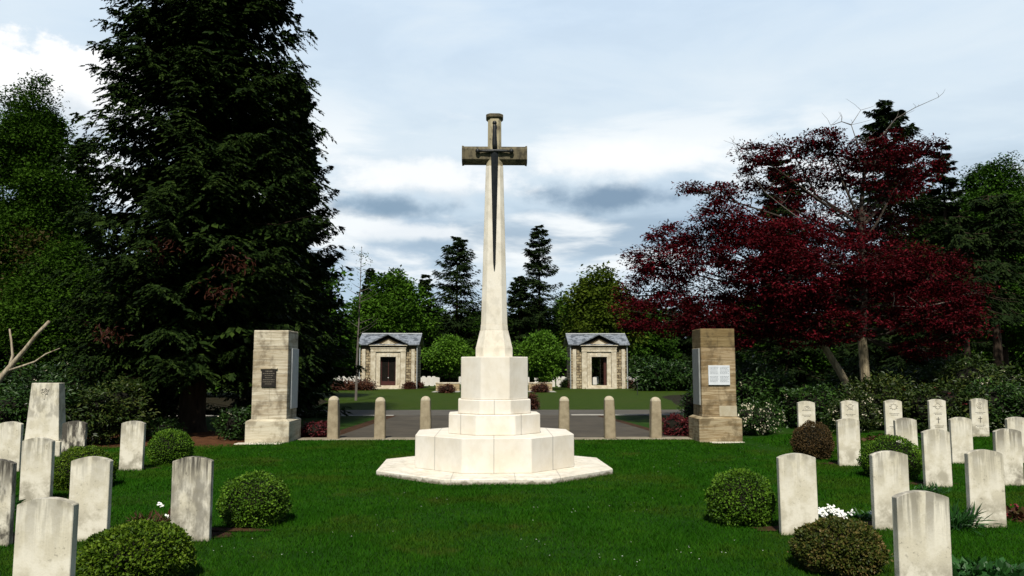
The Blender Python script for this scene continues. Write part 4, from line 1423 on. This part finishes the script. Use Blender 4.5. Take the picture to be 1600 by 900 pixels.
for k in range(11): places.append((1120 + 54 * k + r.uniform(-12, 12), 58 + r.uniform(-3, 4), r.uniform(.62, .85) * (.75 if k < 3 else 1.0), 'r'))
first = {0: True, 1: True, 2: True, 3: True}
for u, Yp, s, zone in places:
    k = int(r.integers(4)); kind, src = fill[k]
    if first[k]:
        o = src; first[k] = False
    else:
        o = copy_tree(src)
    p = at(u, 575, Yp)
    o.location = (p.x, Yp, 0); o.rotation_euler.z = r.uniform(0, 6.28)
    o.scale = (s * r.uniform(.9, 1.15), s * r.uniform(.9, 1.15), s)
    if zone == 'c': o['label'] = FL[kind]; o['group'] = f'far wood {"conifers" if kind == "conifer" else "broadleaved trees"}'
    else: o['label'] = SL[(kind, zone)]; o['group'] = f'{"conifers" if kind == "conifer" else "broadleaved trees"} deep in the {"left" if zone == "l" else "right"} wood'

# ---- red maple
YR = 24.0
r = np.random.default_rng(44)
MP = [  # u, v, half width px, half height px, depth offset, clumps
    (1010, 455, 44, 34, .3, 46), (1050, 410, 52, 36, -.6, 60), (1105, 375, 46, 26, .4, 50), (1078, 293, 17, 8, .2, 9), (1130, 335, 48, 26, -.5, 46), (1128, 300, 28, 14, .4, 20),
    (1180, 285, 26, 26, .6, 22), (1160, 360, 40, 26, 0, 40), (1050, 370, 40, 22, 0, 36), (1010, 410, 36, 22, .4, 30), (1185, 243, 34, 20, -.2, 28), (1235, 232, 40, 16, .3, 26), (1285, 215, 30, 16, -.3, 22), (1245, 290, 60, 36, .8, 50), (1310, 262, 66, 34, .2, 60),
    (1370, 240, 64, 30, -.3, 60), (1430, 262, 46, 30, .5, 46), (1400, 292, 50, 24, -.2, 36), (1445, 225, 24, 16, .3, 14),
    (1040, 490, 66, 36, -.8, 70), (1110, 450, 80, 50, .8, 95), (1170, 400, 80, 50, -1.2, 110), (1220, 370, 70, 40, -.6, 80), (1280, 350, 70, 40, .6, 80), (1240, 430, 100, 54, -1.8, 150),
    (1330, 410, 90, 50, -1.4, 125), (1400, 420, 84, 46, .4, 100), (1460, 430, 66, 42, -.6, 84), (1500, 480, 34, 26, .4, 34), (1450, 490, 80, 36, -1.2, 90), (1400, 478, 80, 38, .5, 100),
    (1270, 500, 90, 40, -1.4, 105), (1180, 490, 80, 44, -.8, 100), (1110, 500, 66, 30, -1.2, 66), (1500, 515, 36, 18, .5, 26), (1440, 545, 50, 12, -.6, 22), (1190, 445, 90, 50, 1.4, 70), (1350, 430, 110, 60, 1.6, 90), (1290, 445, 60, 40, 2.0, 50),
    (1380, 350, 60, 40, 1.6, 34), (1000, 500, 30, 18, .2, 16), (1150, 530, 44, 14, -.9, 22), (1520, 455, 22, 14, 0, 10)]
pb = at(1357, 575, YR)
root = empty('red_maple', (pb.x, YR, 0), 0, 'broad dark red maple spreading over the right pillar and far right row', 'tree')
mp_blobs = []
for (u, v, hw_, hv, dy_, nc) in MP:
    q = at(u, v, YR + dy_)
    s_ = (YR + dy_) / F
    mp_blobs.append((q.x - pb.x, q.y - YR, q.z, hw_ * s_, max(.45, hw_ * s_ * .8), hv * s_, int(nc * 1.5)))
V, Fq = clump_leaves(mp_blobs, r, .105, 37, .19, .30, .42, .9, .5)
np_mesh('crown', V, [Fq], M['maple'], root)
tr = MB()
fork = Vector((-.15, 0, 2.6))
tr.tube([(0.08, 0, -.3), (0.05, 0, .4), (-.10, .02, 1.3), (-.15, 0, 2.6)], [.22, .165, .145, .13], 10)
lean = at(1335, 625, YR - .3) - root.location; lean2 = at(1290, 545, YR - .3) - root.location
tr.tube([tuple(lean + Vector((.25, 0, -.5))), tuple(lean), tuple((lean + lean2) / 2 + Vector((.05, 0, 0))), tuple(lean2), tuple(lean2 + Vector((-1.0, -.3, 1.3)))], [.15, .125, .11, .10, .05], 9)
top = at(1345, 330, YR) - root.location
tr.build('trunk', M['barksunlit'], root)
tr = MB()
tr.tube([tuple(fork - Vector((0, 0, .1))), tuple(fork * .5 + top * .5 + Vector((.1, 0, 0))), tuple(top), tuple(at(1352, 250, YR) - root.location)], [.12, .10, .07, .04], 8)
for b_ in mp_blobs:
    c_ = Vector(b_[:3])
    st = fork.lerp(top, min(1, max(0, (c_.z - 3.2) / 5.0)) * .9)
    midp = st.lerp(c_, .5) + Vector((r.normal() * .2, r.normal() * .15, -.25 + r.normal() * .15))
    tr.tube([tuple(st), tuple(midp), tuple(c_)], [.05, .033, .014], 5)
    for k in range(7):
        d = sphere_dirs(1, r)[0]
        e = c_ + Vector((d[0] * b_[3], d[1] * b_[4], d[2] * b_[5])) * .95
        tr.tube([tuple(c_.lerp(midp, .25)), tuple(c_.lerp(e, .5) + Vector((0, 0, -.05))), tuple(e)], [.013, .009, .004], 4)
tr.build('limbs', M['limbdark'], root)
# bare twigs above the crown
def twig(pts, r0):
    bt = MB()
    P = [tuple(at(u, v, YR + d) - root.location) for u, v, d in pts]
    bt.tube(P, list(np.linspace(r0, .006, len(P))), 4)
    for k in range(1, len(P)):
        for j in range(2):
            a0 = Vector(P[k]); e = a0 + Vector((r.normal() * .28, r.normal() * .1, r.uniform(.05, .4)))
            bt.tube([tuple(a0), tuple(a0.lerp(e, .5) + Vector((.04, 0, 0))), tuple(e)], [.006, .005, .003], 4)
    bt.build('bare_twig', M['twig'], root)
twig([(1345, 270, 0), (1340, 225, 0), (1330, 195, .2), (1345, 172, .3)], .022)
twig([(1340, 225, 0), (1375, 215, 0), (1400, 185, 0), (1430, 168, 0), (1466, 152, 0)], .020)
twig([(1330, 195, .2), (1315, 190, .2), (1298, 196, .3)], .02)
twig([(1345, 250, 0), (1290, 240, 0), (1215, 225, 0), (1170, 235, 0), (1145, 222, 0)], .03)
twig([(1170, 235, 0), (1155, 250, 0), (1152, 240, 0)], .014)
twig([(1260, 350, -1), (1220, 320, -1), (1195, 300, -1), (1185, 285, -1)], .016)
twig([(1125, 310, 0), (1105, 300, 0), (1090, 292, .1)], .016)
twig([(1490, 470, -1.5), (1440, 480, -1.6), (1395, 478, -1.6)], .02)

# dead pale branches at the left edge
YD = 17.6
p = at(8, 600, YD)
root = empty('dead_branch', (p.x, YD, 0), 0, 'bleached dead forked branches rising at the left picture edge', 'dead tree')
def lp(u, v, d=0): return tuple(at(u, v, YD + d) - root.location)
db = MB()
db.tube([lp(-62, 700), lp(-38, 622), lp(0, 592), lp(16, 573), lp(40, 545, -.1), (lp(58, 522, -.15)), lp(77, 502, -.2)], [.12, .10, .075, .060, .045, .040, .034], 8)
db.tube([lp(14, 577), lp(20, 555, .1), lp(18, 535, .1), lp(15, 514, .15)], [.04, .03, .023, .018], 6)
db.tube([lp(12, 580), lp(35, 572, -.2), lp(55, 565, -.3), (lp(72, 553, -.35)), lp(94, 544, -.4)], [.032, .024, .020, .016, .006], 6)
db.build('branches', M['barkdead'], root, True)

# ------------------------------------------------------------------ far shelters
def shelter(uc, label, closed):
    YT = 65.6
    xc = at(uc, 600, YT).x
    root = empty('shelter', (xc, YT, 0), 0, label, 'shelter', 'small stone shelters with pediments')
    W, D, E = 2.26, 4.1, 3.55
    bw, bd = 1.42, .28                     # front bay
    dw, z0, z1 = .63, .27, 2.58            # door opening
    m = MB()
    for s in (-1, 1):
        m.box(min(s * W, s * (W - .35)), max(s * W, s * (W - .35)), 0, D, -.1, E)
        a_, b_ = sorted((s * (dw + .0), s * (W - .352)))
        m.box(a_, b_, .002, .4, -.1, E); m.box(a_, b_, D - .4, D - .002, -.1, E)
    m.box(-dw + .001, dw - .001, .004, .4, z1, E); m.box(-dw + .001, dw - .001, D - .4, D - .004, z1, E)
    m.build('wall', M['temple'], root)
    for s in (-1, 1):
        a_, b_ = sorted((s * 1.0, s * bw)); MB().box(a_, b_, -bd, -.003, -.1, 2.98, .01).build('pilaster', M['templeash'], root)
        a_, b_ = sorted((s * (W - .40), s * (W - .12))); MB().box(a_, b_, -.10, -.003, -.1, 3.2, .01).build('pilaster', M['templeash'], root)
    m = MB()
    for s in (-1, 1):
        a_, b_ = sorted((s * dw, s * .975)); m.box(a_, b_, -bd + .06, -.003, -.1, z1, .008)
        a_, b_ = sorted((s * (dw + .001), s * .80)); m.box(a_, b_, -bd - .02, -bd + .058, z0, z1 - .003, .008)
    m.box(-.975, .975, -bd + .06, -.003, z1 + .002, 2.98, .008); m.box(-.80, .80, -bd - .02, -bd + .058, z1 + .002, z1 + .20, .008)
    ds = m.build('door_surround', M['templeash'], root)
    MB().prism([[(-.10, -bd - .05, z1 + .01), (.10, -bd - .05, z1 + .01), (.10, -bd + .05, z1 + .01), (-.10, -bd + .05, z1 + .01)],
                [(-.15, -bd - .06, z1 + .27), (.15, -bd - .06, z1 + .27), (.15, -bd + .05, z1 + .27), (-.15, -bd + .05, z1 + .27)]]).build('keystone', M['footing'], ds)
    m = MB(); m.box(-bw - .02, bw + .02, -bd - .03, -.003, 2.985, 3.12, .01); m.box(-bw - .0, bw + .0, -bd - .01, -.003, 3.123, 3.24, .005); m.box(-bw - .03, bw + .03, -bd - .05, -.003, 3.243, 3.34, .01)
    m.build('entablature', M['templeash'], root)
    MB().box(-bw - .01, bw + .01, -bd - .02, -.003, 3.343, 3.47, .005).build('frieze', M['templestainshade'], root)
    m = MB(); m.box(-bw - .14, bw + .14, -bd - .17, .10, 3.473, 3.53, .01); m.build('cornice', M['templeash'], root)
    m = MB()
    for s in (-1, 1):
        a_, b_ = sorted((s * (bw + .04), s * (W + .02))); m.box(a_, b_, -.05, -.003, 3.203, 3.50, .005)
    m.build('side_frieze', M['templestainshade'], root)
    # pediment
    ap = 4.36
    MB().outline([(-bw + .15, 3.533), (bw - .15, 3.533), (0, 4.12)], -bd + .02, .2).build('pediment', M['templestainshade'], root)
    MB().outline([(-.62, 3.60), (.62, 3.60), (0, 3.93)], -bd - .01, -bd + .017, .004).build('tympanum', M['templeash'], root)
    # roof: ridge along x with a small gable over the bay
    e0, e1, ez, rz_ = -.32, D + .32, 3.53, 4.46
    WR = W + .26; ym = D / 2
    pts = [(e0, ez), (ym, rz_), (e1, ez), (e1, ez + .08), (ym, rz_ + .09), (e0, ez + .08)]
    rf = MB().prism([[(-WR, y_, z_) for y_, z_ in pts], [(WR, y_, z_) for y_, z_ in pts]])
    g = bw + .22
    ga = [(-g, -bd - .26, 3.56), (0, -bd - .26, ap), (g, -bd - .26, 3.56), (g, -bd - .26, 3.64), (0, -bd - .26, ap + .09), (-g, -bd - .26, 3.64)]
    gb = [(x_, ym - .05 if abs(x_) < .01 else ym - 1.2, z_) for x_, _, z_ in ga]
    rf.prism([ga, gb])
    rfo = rf.build('roof', M['roof'], root)
    MB().tube([(-WR, ym, rz_ + .10), (WR, ym, rz_ + .10)], [.05, .05], 6).build('ridge', M['pipe'], rfo)
    m = MB(); m.outline([(-W + .36, E - .002), (W - .36, E - .002), (0, E + .004)], .41, D - .41); m.build('ceiling', M['templestainshade'], root)
    MB().box(-.95, .95, -bd - .12, .42, -.1, z0, .012).box(-1.15, 1.15, -bd - .5, -bd - .123, -.1, .10, .012).build('step', M['templeash'], root)
    for s in (-1, 1):
        MB().tube([(s * (W + .06), -.10, 0), (s * (W + .06), -.10, 3.5)], [.04, .04], 6).build('downpipe', M['pipe'], root)
    if closed:
        dr = MB(); dr.box(-dw + .006, dw - .006, .06, .10, z0 + .004, z1 - .006)
        dro = dr.build('door', M['doordark'], root)
        fr = MB()
        for s in (-1, 1):
            a_, b_ = sorted((s * dw - s * .006, s * (dw - .10))); fr.box(a_, b_, .03, .058, z0 + .004, z1 - .006, .004)
        fr.box(-dw + .1, dw - .1, .03, .058, z0 + .004, z0 + .34, .004); fr.box(-.03, .03, .032, .058, z0 + .342, z1 - .012, .004)
        fr.build('door_frame', M['doorred'], dro)
        b_ = MB(); bmesh.ops.create_icosphere(b_.bm, subdivisions=2, radius=.05, matrix=Matrix.Translation((0, .0, z0 + .62))); b_.build('handle', M['marble'], dro)
    else:
        for s in (-1, 1):                   # two leaves folded back inside
            dl = MB()
            x_ = s * (dw - .03)
            dl.box(x_ - .02, x_ + .02, .42, 1.02, z0 + .01, z1 - .02, .004)
            dl.build('door', M['doorred'], root)
        MB().box(dw - .22, dw - .01, .10, .15, z0 + .004, z1 - .006, .004).build('door_edge', M['doorred'], root)
    MB().box(-W + .36, W - .36, .42, D - .42, -.05, .25).build('floor_slab', M['asphalt'], root)
    return root


shelter(606.5, 'left stone shelter with closed dark red door and grey roof', True)
shelter(936, 'right stone shelter with open doorway showing white headstones behind', False)

for (u0, u1, lab) in ((681, 718, 'low rubble stone wall left of the cross, beside the left shelter'), (826, 863, 'low rubble stone wall right of the cross, beside the right shelter')):
    Yw = 59.0
    a, b = at(u0, 600, Yw).x, at(u1, 600, Yw).x
    root = empty('low_wall', ((a + b) / 2, Yw, 0), 0, lab, 'wall', 'low rubble walls before the round maples')
    h_ = ht(597.5, Yw, 772); L = (b - a) / 2
    MB().box(-L, L, 0, .5, -.1, h_ - .10, .015).build('masonry', M['lowwall'], root)
    MB().box(-L - .04, L + .04, -.04, .54, h_ - .098, h_, .015).build('coping', M['templeash'], root)
    MB().box(-L - .1, L + .1, -2.6, -.05, -.05, .015, .005).build('paving', M['kerbpale'], root)

p = on_level(996, 617, 0)
root = empty('stake', (p.x, p.y, 0), 0, 'thin dark stake standing in the far lawn right of the right shelter', 'stake')
MB().tube([(0, 0, -.1), (0, 0, .72)], [.02, .018], 6).build('post', M['ironstake'], root)
MB().box(-.05, .05, -.03, .03, .70, .80, .008).build('plate', M['ironstake'], root)

# far white headstones
HF = headstone_mesh(n=4, bev=0)
HF.materials.clear(); HF.materials.append(mat_plain('far_white_headstone', (.60, .58, .53), (.52, .49, .43), 3))
clusters = [(498, 564, (76, 80, 85, 90), 'small white headstone in the far rows left of the left shelter', .62),
            (654, 684, (76, 80, 88), 'small white headstone far between left shelter and left low wall', .55),
            (858, 890, (72, 76, 84), 'small white headstone far between right low wall and right shelter', .6),
            (928, 946, (78, 86), 'small white headstone seen through the open shelter doorway', .72),
            (980, 1024, (78, 82, 90), 'small white headstone in the far rows right of the right shelter', .6),
            (716, 728, (84,), 'small white headstone far behind left low wall', .9), (822, 838, (80,), 'small white headstone far behind right low wall', .9)]
r = np.random.default_rng(12)
for (u0, u1, rows, lab, spx) in clusters:
    for j, Yr in enumerate(rows):
        x = at(u0, 600, Yr).x + r.uniform(0, .4); xe = at(u1, 600, Yr).x
        while x < xe:
            o = bpy.data.objects.new('headstone', HF)
            o.location = (x, Yr + r.uniform(-.1, .1), -.01)
            o.rotation_euler = (R(r.uniform(-1, 1)), R(r.uniform(-1, 1)), R(r.uniform(-4, 4)))
            COL.objects.link(o)
            tag(o, lab, 'headstone', lab.replace('small white headstone', 'white headstones'))
            x += spx * r.uniform(.92, 1.08)

# ------------------------------------------------------------------ grass and daisies
def grass():
    r = np.random.default_rng(2024)
    n = 1500000
    y = 4.2 + (19.0 - 4.2) * r.random(n)
    x = (r.random(n) * 2 - 1) * (y * .72 + .6) + y * .022
    d0 = 6500 * np.clip(5.0 / y, 0, 1) ** 1.15
    area_per = (19 - 4.2) * (2 * (y * .72 + .6)) / n
    keep = r.random(n) < np.clip(d0 * area_per, 0, 1)
    x, y = x[keep], y[keep]
    k = np.maximum(np.abs(x), np.abs(y - CY)) < 1.9
    k &= (np.abs(x) + np.abs(y - CY)) < 2.65
    for (sx, sy, rx, ry) in SOIL:
        k |= ((x - sx) / rx) ** 2 + ((y - sy) / ry) ** 2 < r.uniform(.4, 1.1, len(x))
    k |= ((x + 7.6) / 2.9) ** 2 + ((y - 19.6) / 2.5) ** 2 < r.uniform(.6, 1.15, len(x))
    k |= (np.abs(x) < 4.8) & (y > 18.96)
    x, y = x[~k], y[~k]
    n = len(x)
    z = gz(x, y)
    P = np.stack([x, y, z - .004], 1)
    clump = .75 + .35 * np.sin(x * 2.3 + np.sin(y * 1.7)) * np.sin(y * 2.1 + 1) + .2 * r.normal(size=n)
    H = np.clip(.030 * clump + .012, .014, .075) * (1 + .25 * (r.random(n) < .02) * 3)
    a = r.uniform(0, 6.28, n)
    W = (.0026 + .00055 * (y - 4)) * r.uniform(.7, 1.3, n)
    side = np.stack([np.cos(a), np.sin(a) * .5, np.zeros(n)], 1) * W[:, None]
    le = r.normal(size=(n, 2)) * .55
    tip = P + np.stack([le[:, 0] * H, le[:, 1] * H, H], 1)
    V = np.stack([P - side, P + side, tip], 1).reshape(-1, 3)
    o = np_mesh('grass', V, [np.arange(n * 3).reshape(n, 3)], M['grassblade'])
    tag(o, 'short deep green mown grass of the lawn', 'grass', kind='stuff')


grass()


def daisies():
    r = np.random.default_rng(31)
    cs = [(1225, 690, 25), (1190, 700, 18), (1040, 725, 40), (330, 715, 14), (900, 800, 14), (420, 705, 10), (1140, 740, 26), (560, 830, 10), (820, 850, 10), (1100, 860, 18), (340, 850, 10), (660, 790, 8), (960, 870, 16), (500, 870, 8), (640, 770, 6), (1030, 790, 10), (1330, 790, 4)]
    P = []
    for u, v, n in cs:
        for _ in range(int(n * .6)):
            q = on_level(u + r.normal() * 40, v + r.normal() * 9, .035)
            if abs(q.x) < 2.1 and abs(q.y - CY) < 2.1: continue
            if q.y > 18.8 or q.y < 4.5: continue
            P.append((q.x, q.y, .03 + float(gz(q.x, q.y)) + r.uniform(0, .015)))
    C_ = np.array(P); n = len(C_)
    m_ = 6
    a = np.tile(np.arange(m_) * 2 * np.pi / m_, n)
    D = np.stack([np.cos(a), np.sin(a), np.full(len(a), .25)], 1)
    L = np.repeat(r.uniform(.004, .0085, n), m_)
    V, Fq = leafV(np.repeat(C_, m_, 0), D, np.tile((0, 0, 1.0), (len(a), 1)), L, L * .8, .02)
    o = np_mesh('daisies', V, [Fq], M['petal'])
    tag(o, 'tiny white daisies scattered through the lawn', 'daisies', kind='stuff')


daisies()
